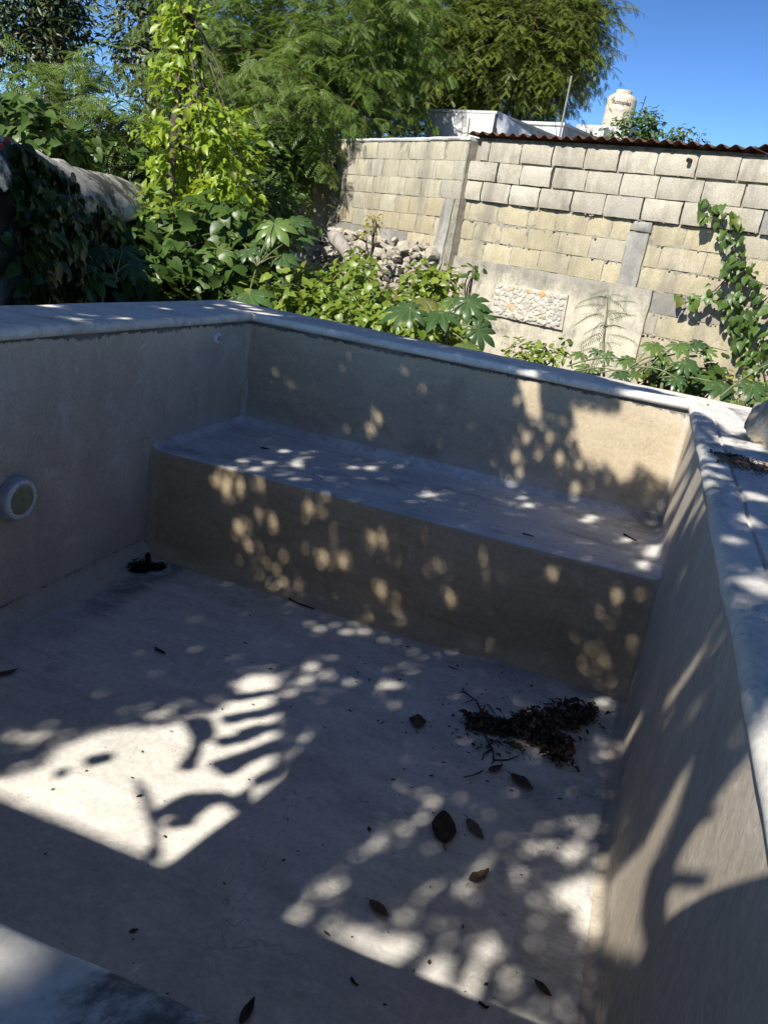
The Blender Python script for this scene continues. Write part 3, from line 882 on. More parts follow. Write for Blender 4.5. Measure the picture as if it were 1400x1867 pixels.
# garden wall with a rounded top on the left
gw = empty('garden_wall', at(100, 420, 6), 'old rounded-top garden wall, mould stained, half buried in creepers', 'wall')
def sample(pl, n):
    pl = np.asarray(pl); return np.array([np.interp(np.linspace(0, len(pl)-1, n), np.arange(len(pl)), pl[:, k]) for k in range(3)]).T
crest = sample([at(-90, 205, 4.4), at(0, 248, 5.0), at(130, 300, 6.4), at(262, 338, 8.3)], 40)
dirn = unit((crest[-1]-crest[0])*[1, 1, 0]); side = np.array([dirn[1], -dirn[0], 0])     # towards the pool
V = []; F = []; prof = [(.26, -1.6), (.26, -.6), (.25, -.32), (.29, -.36), (.335, -.33), (.33, -.28), (.27, -.19), (.18, -.11), (.08, -.04), (0, 0), (-.1, -.01), (-.2, -.07), (-.26, -.2), (-.27, -.7), (-.27, -1.6)]
prof2 = []
for k in range(len(prof)-1):
    for f in (0, .5): prof2.append(np.array(prof[k])*(1-f)+np.array(prof[k+1])*f)
prof2.append(np.array(prof[-1])); n = len(prof2)
for i, c in enumerate(crest):
    for (a, z) in prof2:
        p = c+side*a*1.0+np.array([0, 0, z]); p = p+side*.035*nz(p, 3, 2)+np.array([0, 0, .02*nz(p, 4, 5)+.012*nz(p, 11, 1)]); V.append(p)
for i in range(len(crest)-1):
    for j in range(n-1): a = i*n+j; F.append((a, a+1, a+n+1, a+n))
F.append(tuple(range(n))); F.append(tuple((len(crest)-1)*n+j for j in range(n-1, -1, -1)))
mb = MB(); mb.add(V, F); mb.build('rendered_body', M['gardenwall'], gw, angle=60)

# small shed far left
sh = empty('garden_shed', at(240, 300, 13), 'small red-brown shed with a corrugated roof seen through the leaves behind the garden wall', 'shed')
c = at(246, 300, 13.2); Rm = np.array(WR.R)
mb = MB(); mb.box(c+np.array([0, .9, -.7]), (.75, .8, 1.1), Rm); mb.build('wall', M['shed'], sh)
mb = MB(); V = []; F = []
for i in range(41):
    for j in range(2):
        V.append(c+Rm@np.array([-.9+1.8*i/40, -.2+j*2.0, .44+.03*math.sin(i*1.9)+j*.15]))
for i in range(40): F.append((2*i, 2*i+2, 2*i+3, 2*i+1))
mb.add(V, F); mb.build('roof', M['concrete'], sh, smooth=True)

# ------------------------------------------------------------------ rooftop beyond the wall
def wbox(c, hx, hy, z0, z1, mat, parent, name, R=Rm):
    mb = MB(); mb.box(np.array([c[0], c[1], (z0+z1)/2]), (hx, hy, (z1-z0)/2), R); return mb.build(name, mat, parent)
K0 = at(905, 203, 13.0); ztop = K0[2]
ha = empty('concrete_building', (K0[0], K0[1], -.5), 'flat-roofed concrete building behind the wall, its parapet hung with clear plastic sheet', 'building')
ex, ey = WR.e, WR.n
wA = 1.42
cA = K0-ex*wA/2+ey*1.2
wbox(cA, wA/2, 1.2, -.5, ztop-.04, M['concrete_stain'], ha, 'wall')
wbox(cA, wA/2+.03, 1.23, ztop-.04, ztop, M['concrete_stain'], ha, 'parapet')
# pale panel on the upper front
mb = MB(); mb.box(K0-ex*.50-ey*.012+np.array([0, 0, -.235]), (.5, .012, .19), Rm); mb.build('pale_band', M['concrete_lt'], ha)
# plastic sheet hanging from the right face, sagging outwards
V = []; F = []; n1, n2 = 36, 16
for i in range(n1+1):
    u = i/n1
    for j in range(n2+1):
        v = j/n2
        base = K0+ey*u*1.9+ex*(.05+.02*math.sin(u*17)+v*(.10+.5*u)*(.6+.4*math.sin(u*9+1)))
        z = ztop+.01-v*(.75)-.28*u*(1-v)
        p = np.array([base[0], base[1], z]); p = p+ex*.05*nz(p, 3.5, 4)+ex*.02*nz(p, 11, 4); V.append(p)
for i in range(n1):
    for j in range(n2): a = i*(n2+1)+j; F.append((a, a+1, a+n2+2, a+n2+1))
mb = MB(); mb.add(V, F); mb.build('plastic_sheet', M['plastic_sheet'], ha, smooth=True)
K1 = at(1028, 224, 15.0)
hb = empty('roof_parapet', (K1[0], K1[1], -.5), 'stained concrete rooftop parapet corner right of the plastic sheet, behind the steel pole', 'parapet')
cB = K1-ex*.5+ey*1.6
wbox(cB, .5, 1.6, -.5, K1[2]-.05, M['concrete_stain'], hb, 'wall')
wbox(cB, .53, 1.63, K1[2]-.05, K1[2], M['concrete_lt'], hb, 'coping')
# block under the tank
TD = 26.0
tb = at(1122, 235, TD)
hc = empty('tank_plinth', (tb[0], tb[1], -.5), 'low concrete roof plinth carrying the beige water tank', 'plinth')
wbox(tb-ex*.15+ey*.3, .95, .9, -.5, tb[2]-.02, M['concrete_stain'], hc, 'base')
pb = at(1088, 232, TD-.6)
wbox(pb+ey*.2-ex*.02, .32, .25, pb[2]-.4, pb[2], M['concrete_stain'], hc, 'kerb')
# the water tank with its lettering
tk = empty('water_tank', (tb[0], tb[1], tb[2]), 'beige round plastic rooftop water tank lettered Rotoplas in black', 'water tank')
Rt = .47; tz = tb[2]-.02
prof = [(Rt*.98, 0), (Rt, .03), (Rt, .2), (Rt*1.012, .22), (Rt*1.012, .25), (Rt, .27), (Rt, .50), (Rt*1.012, .52), (Rt*1.012, .55), (Rt, .57), (Rt, .84), (Rt*.985, .88), (Rt*.90, .94), (Rt*.72, 1.0), (Rt*.56, 1.03), (Rt*.53, 1.04)]
MB().lathe(prof, (tb[0], tb[1], tz), 48).build('body', M['tank'], tk, angle=40)
MB().lathe([(Rt*.54, 1.035), (Rt*.56, 1.045), (Rt*.56, 1.12), (Rt*.52, 1.135), (Rt*.2, 1.15)], (tb[0], tb[1], tz), 36).build('lid', M['tank'], tk, angle=40)
to_cam = unit((CAM-tb)*[1, 1, 0]); rtv = np.array([-to_cam[1], to_cam[0], 0])
def wrap(me_pts, zc, ang0, lift):
    out = []
    for (x, y) in me_pts:
        a = ang0+x/Rt
        d = to_cam*math.cos(a)+rtv*math.sin(a)
        out.append(np.array([tb[0], tb[1], zc+y])+d*(Rt+lift))
    return out
fc = bpy.data.curves.new('brand_text', 'FONT'); fc.body = 'Rotoplas'; fc.size = .175; fc.align_x = 'CENTER'; fc.resolution_u = 4; fc.offset = .003
fo = bpy.data.objects.new('brand_text_src', fc); COL.objects.link(fo)
bpy.context.view_layer.update()
me_t = bpy.data.meshes.new_from_object(fo.evaluated_get(bpy.context.evaluated_depsgraph_get()))
bpy.data.objects.remove(fo)
bm = bmesh.new(); bm.from_mesh(me_t)
bmesh.ops.triangulate(bm, faces=bm.faces)
co = [(v.co.x+v.co.y*.12, v.co.y) for v in bm.verts]
for v, q in zip(bm.verts, wrap(co, tz+.66, -.03, .006)): v.co = Vector(q)
bm.to_mesh(me_t); bm.free()
link('lettering', me_t, M['ink'], tk)
mb = MB()
for (x, y, w_, h_, sk) in ((-.33, .80, .07, .03, .03), (-.30, .835, .06, .03, .03), (-.26, .86, .05, .022, .03), (-.345, .765, .03, .03, .0)):
    pts = [(x-w_/2, y-h_/2), (x+w_/2, y-h_/2+sk*.3), (x+w_/2+sk, y+h_/2), (x-w_/2+sk, y+h_/2-.005)]
    mb.add(wrap(pts, tz, -.03, .006), [(0, 1, 2, 3)])
mb.build('logo', M['ink_green'], tk)
mb = MB(); pts = [(.055*math.cos(k/16*6.283)+.02, .055*math.sin(k/16*6.283)+.54) for k in range(16)]
mb.add(wrap(pts, tz, 0, .012), [tuple(range(16))]); mb.build('round_label', M['label_white'], tk)

def pole(name, pts, r, label, mat='metal', cat='pole', n=10):
    mb = MB(); mb.tube(pts, r, n); o = mb.build(name, M[mat], None, angle=40); tag(o, label, cat); return o
pa, pb_ = at(1041, 142, 13.6), at(1015, 270, 13.4)
po = empty('steel_pole', pb_, 'tall leaning grey steel pole with thin wires beside the parapet', 'pole')
MB().tube([pb_+(pb_-pa)*.8, pa], .017, 12).build('tube', M['pole'], po, angle=40)
MB().tube([pa, pa+(pa-pb_)*.02], .021, 12).build('cap', M['pole'], po, angle=40)
MB().tube([at(1030, 150, 13.5), at(1012, 215, 13.4), at(1014, 262, 13.4)], .006, 5).build('wire', M['phone'], po)
pole('rebar_rod', [at(850, 262, 12.3), at(856, 216, 12.3)], .009, 'thin rusty rod rising in front of the pale parapet', 'rusty', 'rod')
pole('antenna_rod', [at(1165, 212, 22), at(1177, 175, 22)], .014, 'thin dark antenna rod beside the water tank', 'phone', 'antenna')

# ------------------------------------------------------------------ leaves
def T_ovate(w=.5, fold=.10, droop=.14):
    V = [(0, 0, 0), (-w*.42, .28, fold), (0, .3, 0), (w*.42, .28, fold), (-w*.46, .6, fold*.7), (0, .64, -droop*.25), (w*.46, .6, fold*.7), (0, 1, -droop)]
    T = [(0, 2, 1), (0, 3, 2), (1, 2, 5), (1, 5, 4), (2, 3, 6), (2, 6, 5), (4, 5, 7), (5, 6, 7)]
    return np.array(V, float), np.array(T)
def T_heart(w=.85, fold=.09, droop=.2):
    V = [(0, 0, 0), (-w*.22, -.14, .02), (-w*.46, .02, fold), (-w*.5, .25, fold), (-w*.34, .58, fold*.6), (0, 1, -droop),
         (w*.34, .58, fold*.6), (w*.5, .25, fold), (w*.46, .02, fold), (w*.22, -.14, .02), (0, .3, -.01), (0, .62, -droop*.3)]
    T = [(0, 2, 1), (0, 3, 2), (0, 10, 3), (10, 4, 3), (10, 11, 4), (11, 5, 4), (0, 9, 8), (0, 8, 7), (0, 7, 10), (10, 7, 6), (10, 6, 11), (11, 6, 5)]
    return np.array(V, float), np.array(T)
def T_bipinnate(pairs=7, plen=.42, pw=.07, droop=.25):
    V = []; T = []
    def strip(pts, w, nrm=(0, 0, 1)):
        b = len(V); pts = np.asarray(pts, float)
        for i, p in enumerate(pts):
            t = unit(pts[min(i+1, len(pts)-1)]-pts[max(i-1, 0)]); x = np.cross(nrm, t); x = x/(np.linalg.norm(x)+1e-9)
            ww = w[i]/2; V.append(p-x*ww); V.append(p+x*ww)
        for i in range(len(pts)-1):
            a = b+2*i; T.append((a, a+1, a+3)); T.append((a, a+3, a+2))
    strip([(0, 0, 0), (0, .5, -.04*droop*4), (0, 1, -droop)], [.012, .012, .006])
    for k in range(pairs):
        y = .2+.8*k/(pairs-1); z = -droop*y*y
        ln = plen*(1-.35*abs(k/(pairs-1)-.4))
        for s in (-1, 1):
            d = np.array([s*math.cos(.75), math.sin(.75), -.1])
            p0 = np.array([0, y, z])
            strip([p0, p0+d*ln*.35+[0, 0, .02], p0+d*ln*.75+[0, 0, -.02], p0+d*ln+[0, 0, -.09]], [pw*.5, pw, pw*.9, pw*.15])
    return np.array(V), np.array(T)
def T_pinnate(pairs=8, ll=.2, lw=.075, droop=.2, ang=1.1):
    V = []; T = []
    b = 0
    V += [(-.006, 0, 0), (.006, 0, 0), (0, 1, -droop)]; T.append((0, 1, 2))
    for k in range(pairs):
        y = .12+.86*k/(pairs-1); z = -droop*y*y; l2 = ll*(1-.3*abs(k/(pairs-1)-.45))
        for s in (-1, 1):
            d = np.array([s*math.sin(ang), math.cos(ang), -.12]); q = np.array([d[1], -d[0], 0])*lw*.5
            p = np.array([0, y, z]); b = len(V)
            V += [p, p+d*l2*.5+q, p+d*l2, p+d*l2*.5-q]; T += [(b, b+1, b+2), (b, b+2, b+3)]
    return np.array(V, float), np.array(T)

def cloud_mesh(name, tpl, pos, axis, nrm, size, mat, parent, kind=None, smooth=False):
    V0, T0 = tpl; N = len(pos)
    a = unit(axis); x = np.cross(a, nrm); x = unit(x); z = np.cross(x, a)
    size = np.broadcast_to(np.asarray(size, float), (N,))
    V = pos[:, None, :]+size[:, None, None]*(V0[None, :, 0:1]*x[:, None, :]+V0[None, :, 1:2]*a[:, None, :]+V0[None, :, 2:3]*z[:, None, :])
    T = T0[None]+(np.arange(N)*len(V0))[:, None, None]
    me = fast_mesh(name, V.reshape(-1, 3), T.reshape(-1, 3), smooth)
    o = link(name, me, mat, parent)
    if kind: o['kind'] = kind
    return o

TOSUN = -SUNN
def blob(px, py, rx, ry, dep, rz=None):
    c = at(px, py, dep); k = dep/FPX
    return (c, rx*k, ry*k, (rx+ry)*.5*k if rz is None else rz)
def in_blob(bl, n, lo=.3):
    c, rx, ry, rz = bl
    d = unit(rng.normal(size=(n, 3))); r = (lo**3+(1-lo**3)*rng.random(n))**(1/3)
    q = d*r[:, None]
    return c+q[:, 0:1]*rx*RT+q[:, 1:2]*ry*UP+q[:, 2:3]*rz*FW, unit(d[:, 0:1]*RT+d[:, 1:2]*UP+d[:, 2:3]*FW)

def leaf_mass(blobs, n, per=14, spread=.12, lo=.45, upw=.5, sunw=.4, outw=.5, droop=.35):
    """clumped leaves: positions, axes, normals, clump centres"""
    area = np.array([b[1]*b[2] for b in blobs]); area = area/area.sum()
    P = []; A = []; Nn = []; CC = []
    for b, w in zip(blobs, area):
        k = max(1, int(n*w/per))
        c, out = in_blob(b, k, lo)
        off = rng.normal(size=(k, per, 3))*spread*np.array([1, 1, .7])
        p = c[:, None]+off
        o = unit(out[:, None]*.6+unit(off)*.8)
        nm = unit(o*outw+np.array([0, 0, upw])+TOSUN*sunw+rng.normal(size=o.shape)*.45)
        ax = o*.7+np.array([0, 0, -droop])+rng.normal(size=o.shape)*.5
        ax = unit(ax-nm*np.sum(ax*nm, -1, keepdims=True))
        P.append(p.reshape(-1, 3)); A.append(ax.reshape(-1, 3)); Nn.append(nm.reshape(-1, 3)); CC.append(c)
    return np.concatenate(P), np.concatenate(A), np.concatenate(Nn), np.concatenate(CC)

def sprays(blobs, n, seg=5, length=.5, droop=.8, lo=.4, step=None):
    """fronds set along short drooping twigs"""
    area = np.array([b[1]*b[2] for b in blobs]); area = area/area.sum()
    P = []; A = []; Nn = []; TW = []
    for b, w in zip(blobs, area):
        k = max(1, int(n*w/(seg*2)))
        c, out = in_blob(b, k, lo)
        d0 = unit(out*np.array([1, 1, .5])+rng.normal(size=out.shape)*.35+np.array([0, 0, .25]))
        L_ = length*(.6+.8*rng.random(k))
        prev = c; d = d0
        line = [c]
        for j in range(seg):
            d = unit(d+np.array([0, 0, -droop/seg])+rng.normal(size=d.shape)*.1)
            prev = prev+d*(L_/seg)[:, None]; line.append(prev)
            sd = unit(np.cross(d, np.array([0, 0, 1.]))+1e-6)
            for s in (-1, 1):
                ax = unit(d*.7+sd*s*.9+np.array([0, 0, -.25])+rng.normal(size=d.shape)*.25)
                nm = unit(np.array([0, 0, .8])+TOSUN*.5+rng.normal(size=d.shape)*.35)
                nm = unit(nm-ax*np.sum(nm*ax, -1, keepdims=True))
                P.append(prev); A.append(ax); Nn.append(nm)
        TW.append(np.stack(line, 1))
    return np.concatenate(P), np.concatenate(A), np.concatenate(Nn), np.concatenate(TW)

def twig_mesh(name, lines, r, mat, parent):
    """three-sided thin twigs along polylines (k, m, 3)"""
    k, m_, _ = lines.shape
    V = np.zeros((k, m_, 3, 3))
    t = unit(np.gradient(lines, axis=1)); x = unit(np.cross(t, np.array([.3, .2, 1.]))); y = np.cross(t, x)
    rr = r*np.linspace(1, .35, m_)
    for q in range(3):
        an = q*2.0944; V[:, :, q] = lines+rr[None, :, None]*(x*math.cos(an)+y*math.sin(an))
    base = (np.arange(k)*m_*3)[:, None, None, None]
    i = np.arange(m_-1)[None, :, None, None]*3; q = np.arange(3)[None, None, :, None]
    a = base+i+q; b = base+i+(q+1) % 3
    Q = np.concatenate([a, b, b+3, a+3], -1).reshape(-1, 4)
    return link(name, fast_mesh(name, V.reshape(-1, 3), Q), mat, parent)

def limbs(name, trunk, trad, targets, parent, mat='bark', rl=.03, n=9):
    """a tapered trunk with limbs curving up to target points"""
    mb = MB(); trunk = np.asarray(trunk, float)
    tt = sample(trunk, max(8, len(trunk)*4)); mb.tube(tt, np.interp(np.linspace(0, 1, len(tt)), np.linspace(0, 1, len(trad)), trad), n, wob=.06)
    for q, tg in enumerate(targets):
        f = random.uniform(.45, 1.0); s = tt[min(len(tt)-1, int(f*(len(tt)-1)))]
        mid = s*.5+np.asarray(tg)*.5+np.array([random.uniform(-.1, .1), random.uniform(-.1, .1), .12*np.linalg.norm(tg-s)])
        u = np.linspace(0, 1, 8)[:, None]; pts = (1-u)**2*s+2*u*(1-u)*mid+u*u*np.asarray(tg)
        mb.tube(pts, np.linspace(rl, rl*.3, 8), 6)
    return mb.build(name, M[mat], parent, smooth=True)

OV, OVN, HT = T_ovate(), T_ovate(.34), T_heart()
BIP, BIPS, PIN = T_bipinnate(7, .40, .06), T_bipinnate(5, .4, .10), T_pinnate()
PINW = T_pinnate(7, .26, .12)
def ground_under(p): return np.array([p[0], p[1], -.55])

def tree(name, label, cat, base, trunk, trad, blobs, mode, n, size, mat, ntarget=14, group=None, per=14, spread=.12, length=.5, droop=.8, tpl=None, rl=.03, lo=.4, twigr=.006, parts=0, crown='crown'):
    t = empty(name, base, label, cat, group)
    if mode == 'leaf':
        P, A, Nn, CC = leaf_mass(blobs, n, per, spread, lo)
        tg = CC[rng.permutation(len(CC))[:ntarget]]
        sz = size*(.6+.7*rng.random(len(P)))
        if parts:
            d = np.linalg.norm(P-CAM, axis=1)-.0*P[:, 2]; od = np.argsort(d)
            V0, T0 = tpl or OV
            ms = []
            for q in range(4):
                Vq = V0.copy(); Vq[:, 2] *= (.5+.5*q); Vq[:, 0] *= .85+.1*q
                me = fast_mesh('leaf', Vq, T0); me.materials.append(M[mat]); ms.append(me)
            for i in od[:parts]:
                x = unit(np.cross(A[i], Nn[i])); z = np.cross(x, A[i])
                place('leaf', ms[i % 4], [], t, P[i], Matrix(((x[0], A[i][0], z[0]), (x[1], A[i][1], z[1]), (x[2], A[i][2], z[2]))), float(sz[i]))
            keep = od[parts:]; P, A, Nn, sz = P[keep], A[keep], Nn[keep], sz[keep]
        o = cloud_mesh(crown, tpl or OV, P, A, Nn, sz, M[mat], t)
    else:
        P, A, Nn, TW = sprays(blobs, n, 5, length, droop, lo)
        tg = TW[rng.permutation(len(TW))[:ntarget], 0]
        o = cloud_mesh(crown, tpl or BIP, P, A, Nn, size*(.65+.6*rng.random(len(P))), M[mat], t)
        twig_mesh('twigs', TW, twigr, M['bark'], t)
    if trunk is not None: limbs('trunk', trunk, trad, tg, t, rl=rl)
    return t

# young tree with yellow-green leaves
yd = 8.0
p_ = [ground_under(at(308, 385, yd)), at(304, 420, yd), at(308, 370, yd), at(314, 300, yd), at(318, 235, yd), at(326, 170, yd), at(332, 90, yd), at(338, 0, yd), at(341, -60, yd)]
yt = tree('young_tree', 'slim young tree with sunlit yellow-green leaves and a cut-off side limb', 'tree', p_[0], p_, [.055, .05, .045, .042, .04, .034, .028, .02, .01],
     [blob(340, 30, 42, 60, yd, .3), blob(328, 100, 34, 50, yd, .25), blob(318, 165, 28, 40, yd, .2), blob(345, 130, 26, 30, yd, .2),
      blob(385, 215, 62, 48, yd-.1, .4), blob(300, 255, 34, 48, yd, .28), blob(410, 280, 60, 70, yd, .4), blob(345, 295, 62, 70, yd+.35, .3), blob(430, 350, 48, 40, yd, .3), blob(375, 370, 60, 30, yd, .3), blob(300, 320, 20, 40, yd, .2)],
     'leaf', 1750, .115, 'lf_young', 26, per=7, spread=.065, tpl=OV, rl=.014, lo=.2, parts=280)
mb = MB(); mb.tube([at(322, 260, yd), at(340, 215, yd-.05), at(352, 180, yd-.1), at(364, 152, yd-.15)], [.03, .036, .04, .042], 9, wob=.1)
mb.build('cut_limb', M['bark'], yt, smooth=True)

# feathery trees (leucaena) across the middle
d0 = 12.0
fb = [(470, 60, 110, 80, 12.3), (600, 50, 120, 90, 12.6), (560, 150, 120, 80, 12.2), (678, 100, 64, 80, 12.8), (440, 160, 70, 70, 11.8), (625, 210, 60, 40, 11.9), (490, 235, 70, 45, 11.6), (400, 60, 60, 80, 12.5), (575, 250, 45, 50, 11.4), (525, 235, 60, 45, 10.9), (545, 195, 60, 50, 11.0), (590, 215, 40, 40, 11.2), (700, 20, 70, 60, 12.9)]
bs = at(560, 470, 12.2)
ft = tree('feathery_tree', 'wide feathery-leaved tree leaning over the far end of the block wall', 'tree', ground_under(bs), [ground_under(bs), at(555, 400, 12.2), at(565, 300, 12.4), at(560, 180, 12.6), at(580, 60, 12.8)], [.11, .1, .085, .06, .03],
     [blob(*q, .8) for q in fb], 'spray', 8000, .22, 'lf_leuc', 30, length=.7, droop=.9, tpl=BIP, rl=.03, lo=.3)
fb = [(80, 205, 100, 45, 9.4), (215, 205, 60, 50, 9.8), (190, 270, 70, 36, 9.0), (60, 255, 80, 40, 8.2), (250, 250, 45, 45, 9.6), (15, 185, 50, 45, 9.4)]
bs = at(150, 420, 9.2)
tree('feathery_shrub', 'loose feathery shrub of bright fronds standing behind the old garden wall', 'shrub', ground_under(bs), [ground_under(bs), at(150, 340, 9.2), at(145, 240, 9.4), at(150, 150, 9.8)], [.05, .045, .04, .02],
     [blob(*q, .6) for q in fb], 'spray', 1700, .22, 'lf_leuc', 26, length=.6, droop=.9, tpl=BIP, rl=.016, lo=.2)

# big fine-leaved tree on the right with hanging sprays
d1 = 18.0
fb = [(820, 40, 110, 80, 18.2), (950, 40, 100, 80, 18), (992, 100, 70, 64, 17.8), (900, 110, 110, 60, 17.6), (770, 120, 70, 70, 18.2), (1020, 45, 52, 70, 18), (860, -30, 200, 60, 18.4), (970, 160, 40, 36, 17.8), (790, 190, 60, 40, 18.4), (1052, 70, 30, 20, 17.9), (930, 175, 70, 30, 18.3)]
bs = at(850, 420, 18.8)
bt = tree('spreading_tree', 'big spreading tree with olive-yellow hanging sprays against the blue sky', 'tree', ground_under(bs), [ground_under(bs), at(850, 300, 18.8), at(845, 200, 18.8), at(870, 80, 18.8), at(900, -60, 18.8)], [.42, .38, .34, .26, .14],
     [blob(*q, 1.5) for q in fb], 'spray', 44000, .17, 'lf_tama', 46, length=.85, droop=1.1, tpl=PINW, rl=.06, lo=.55, twigr=.010)

# dark trees behind on the left
bs = at(60, 420, 15)
tree('dark_tree', 'dark broad-leaved tree in the top corner above the garden wall', 'tree', ground_under(bs), [ground_under(bs), at(90, 300, 15), at(100, 160, 15), at(110, 80, 15), at(80, 0, 15)], [.22, .2, .17, .13, .06],
     [blob(60, 20, 95, 60, 15), blob(110, 10, 40, 50, 15), blob(20, 90, 60, 50, 15), blob(85, 95, 40, 30, 14.6), blob(105, 60, 28, 50, 15)], 'leaf', 4200, .16, 'lf_dark', 24, per=16, spread=.22, tpl=OVN, rl=.05)
bs = at(270, 420, 16)
tree('grey_leaved_tree', 'small-leaved grey-green tree behind the young tree', 'tree', ground_under(bs), [ground_under(bs), at(275, 300, 16), at(280, 150, 16), at(280, 40, 16)], [.2, .18, .14, .07],
     [blob(262, 40, 62, 60, 16), blob(275, 110, 56, 60, 16), blob(238, 95, 30, 36, 15.8), blob(300, 160, 40, 50, 15.8), blob(300, -20, 90, 50, 16)], 'leaf', 3400, .15, 'lf_grey', 24, per=14, spread=.2, tpl=OV, rl=.04)
# shrubs and dense bushes that close the background
def bush(name, label, cat, blobs, n, size, mat, tpl=OV, per=14, spread=.12, group=None, parts=0, lo=.45):
    c = blobs[0][0]
    t = tree(name, label, cat, ground_under(c), [ground_under(c), c*.7+ground_under(c)*.3, c], [.02, .016, .008], blobs, 'leaf', n, size, mat, 12, group, per, spread, tpl=tpl, rl=.009, parts=parts, lo=lo, crown='foliage')
    return t
bush('bush', 'tall dark dense bush between the young tree and the block wall', 'bush', [blob(490, 320, 55, 80, 10.4), blob(520, 400, 45, 60, 10.0), blob(460, 380, 50, 60, 9.8), blob(540, 300, 30, 60, 10.8), blob(440, 260, 60, 50, 10.6)], 2600, .12, 'lf_bush')
bush('bush', 'leafy bush of green hearts behind the old garden wall', 'bush', [blob(50, 235, 70, 45, 7.2), blob(110, 265, 50, 30, 7.6), blob(220, 300, 50, 30, 8.6), blob(285, 330, 30, 40, 8.8)], 900, .13, 'lf_bush', HT)
bush('bush', 'broad dark hedge-like bush far behind the feathery shrub', 'bush', [blob(120, 330, 160, 70, 17, 1.0), blob(330, 300, 140, 110, 17.5, 1.0), blob(240, 270, 60, 30, 17.5, .8)], 3600, .22, 'lf_dark', OV, 16, .25)
bush('bush', 'dark dense bush behind the feathery tree beside the pale building', 'bush', [blob(520, 250, 150, 130, 20, 1.4), blob(690, 200, 90, 100, 20, 1.4), blob(640, 90, 140, 110, 21, 1.4), blob(470, 80, 120, 120, 21, 1.4)], 5200, .26, 'lf_dark', OV, 16, .3)
bush('rooftop_plant', 'round leafy plant growing beside the water tank above the rusty roof', 'plant', [blob(1155, 242, 44, 22, 15.5, .4), blob(1178, 222, 22, 20, 15.5, .25), blob(1118, 248, 22, 13, 15.5, .3)], 800, .11, 'lf_bush', OV, 12, .1)
bush('rooftop_plant', 'small round plant showing above the rusty roof edge', 'plant', [blob(1238, 252, 22, 13, 15.0, .25)], 150, .1, 'lf_bush', OV, 10, .08)
bush('rooftop_plant', 'thin twiggy sprig at the right of the plants above the roof', 'plant', [blob(1274, 255, 12, 16, 15.0, .12)], 36, .09, 'lf_bush', OVN, 4, .09, lo=.2)

# bush and creepers below the young tree
bush('bush', 'bright mixed bush at the foot of the young tree, sunlit above and dark below', 'bush', [blob(390, 430, 90, 45, 7.6), blob(300, 430, 60, 45, 7.4), blob(250, 470, 50, 55, 6.9), blob(440, 480, 60, 40, 7.4), blob(330, 500, 80, 40, 7.0), blob(250, 530, 60, 30, 6.6), blob(420, 535, 70, 22, 7.0)], 1900, .125, 'lf_bush', HT, 12, .1)
bush('bush', 'sunlit yellowish shrub just right of the garden wall end', 'bush', [blob(270, 385, 34, 40, 7.7), blob(240, 420, 34, 34, 7.3), blob(330, 405, 50, 30, 7.5)], 420, .12, 'lf_cover', OV, 10, .08)

# creeper over the garden wall, in shade
cr = empty('creeper', at(80, 430, 5.4), 'dark heart-leaved creeper draped over the shaded face of the garden wall', 'creeper')
N = 2600
u = rng.random(N)*.92; hgt = rng.random(N)**1.1
i = np.clip((u*(len(crest)-1)).astype(int), 0, len(crest)-2)
top = crest[i]+(crest[i+1]-crest[i])*((u*(len(crest)-1))-i)[:, None]
drop = .10+hgt*1.25 + np.where(u > .3, (u-.3)*.9, .0)*(.5+.5*rng.random(N))
bulge = .27+.14*np.sin(hgt*3.0)+rng.normal(size=N)*.04+.10*np.sin(u*23)
P = top+side*bulge[:, None]-np.array([0, 0, 1.])*drop[:, None]
nm = unit(side*.9+np.array([0, 0, .45])+rng.normal(size=(N, 3))*.35); ax = unit(np.array([0, 0, -1.])+rng.normal(size=(N, 3))*.45); ax = unit(ax-nm*np.sum(ax*nm, -1, keepdims=True))
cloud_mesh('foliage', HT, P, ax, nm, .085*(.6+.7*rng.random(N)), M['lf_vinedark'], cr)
k = 60; st = rng.integers(0, N, k)
lines = np.stack([P[st]+side*(-.05)+np.array([0, 0, -1.])*q*.12+rng.normal(size=(k, 3))*.03 for q in range(6)], 1)
twig_mesh('stems', lines, .006, M['bark'], cr)
# red flowers on it
for (px, py, dp) in ((8, 262, 4.75), (14, 256, 4.8), (3, 268, 4.7), (52, 316, 5.15), (56, 312, 5.2), (60, 322, 5.15), (212, 440, 6.6), (3, 185, 8)):
    mb = MB()
    for q in range(7):
        c = at(px+random.uniform(-5, 5), py+random.uniform(-5, 5), dp-.25)
        for w in range(4):
            a = random.uniform(0, 6.28); d = np.array([math.cos(a), math.sin(a), random.uniform(-.3, .6)])*.014; e = unit(np.cross(d, rng.normal(size=3)))*.008
            mb.add([c, c+d*.6+e, c+d, c+d*.6-e], [(0, 1, 2, 3)])
    o = mb.build('flower', M['flower'], cr)

# ground-cover creepers between the pool and the walls (each plant a thing)
def cover(label, pxs, n, size, mat, tpl=HT, per=10, spread=.09):
    bush('creeper', label, 'creeper', [blob(*q) for q in pxs], n, size, mat, tpl, per, spread, lo=.3)
cover('sunlit green creeper heaped against the rubble, left of the broken branch', [(565, 520, 30, 36, 7.6), (520, 555, 50, 40, 7.0), (600, 575, 50, 36, 7.0)], 900, .08, 'lf_cover')
cover('bright heart-leaved creeper climbing over the middle of the rubble', [(648, 485, 22, 26, 8.0), (650, 530, 40, 36, 7.5), (670, 590, 70, 30, 6.8)], 900, .08, 'lf_cover')
cover('bright heart-leaved creeper mound at the right end of the rubble', [(785, 525, 38, 24, 7.2), (805, 510, 20, 16, 7.3), (735, 570, 56, 26, 6.9), (740, 605, 70, 22, 6.5), (810, 600, 36, 26, 6.6)], 1100, .078, 'lf_cover')
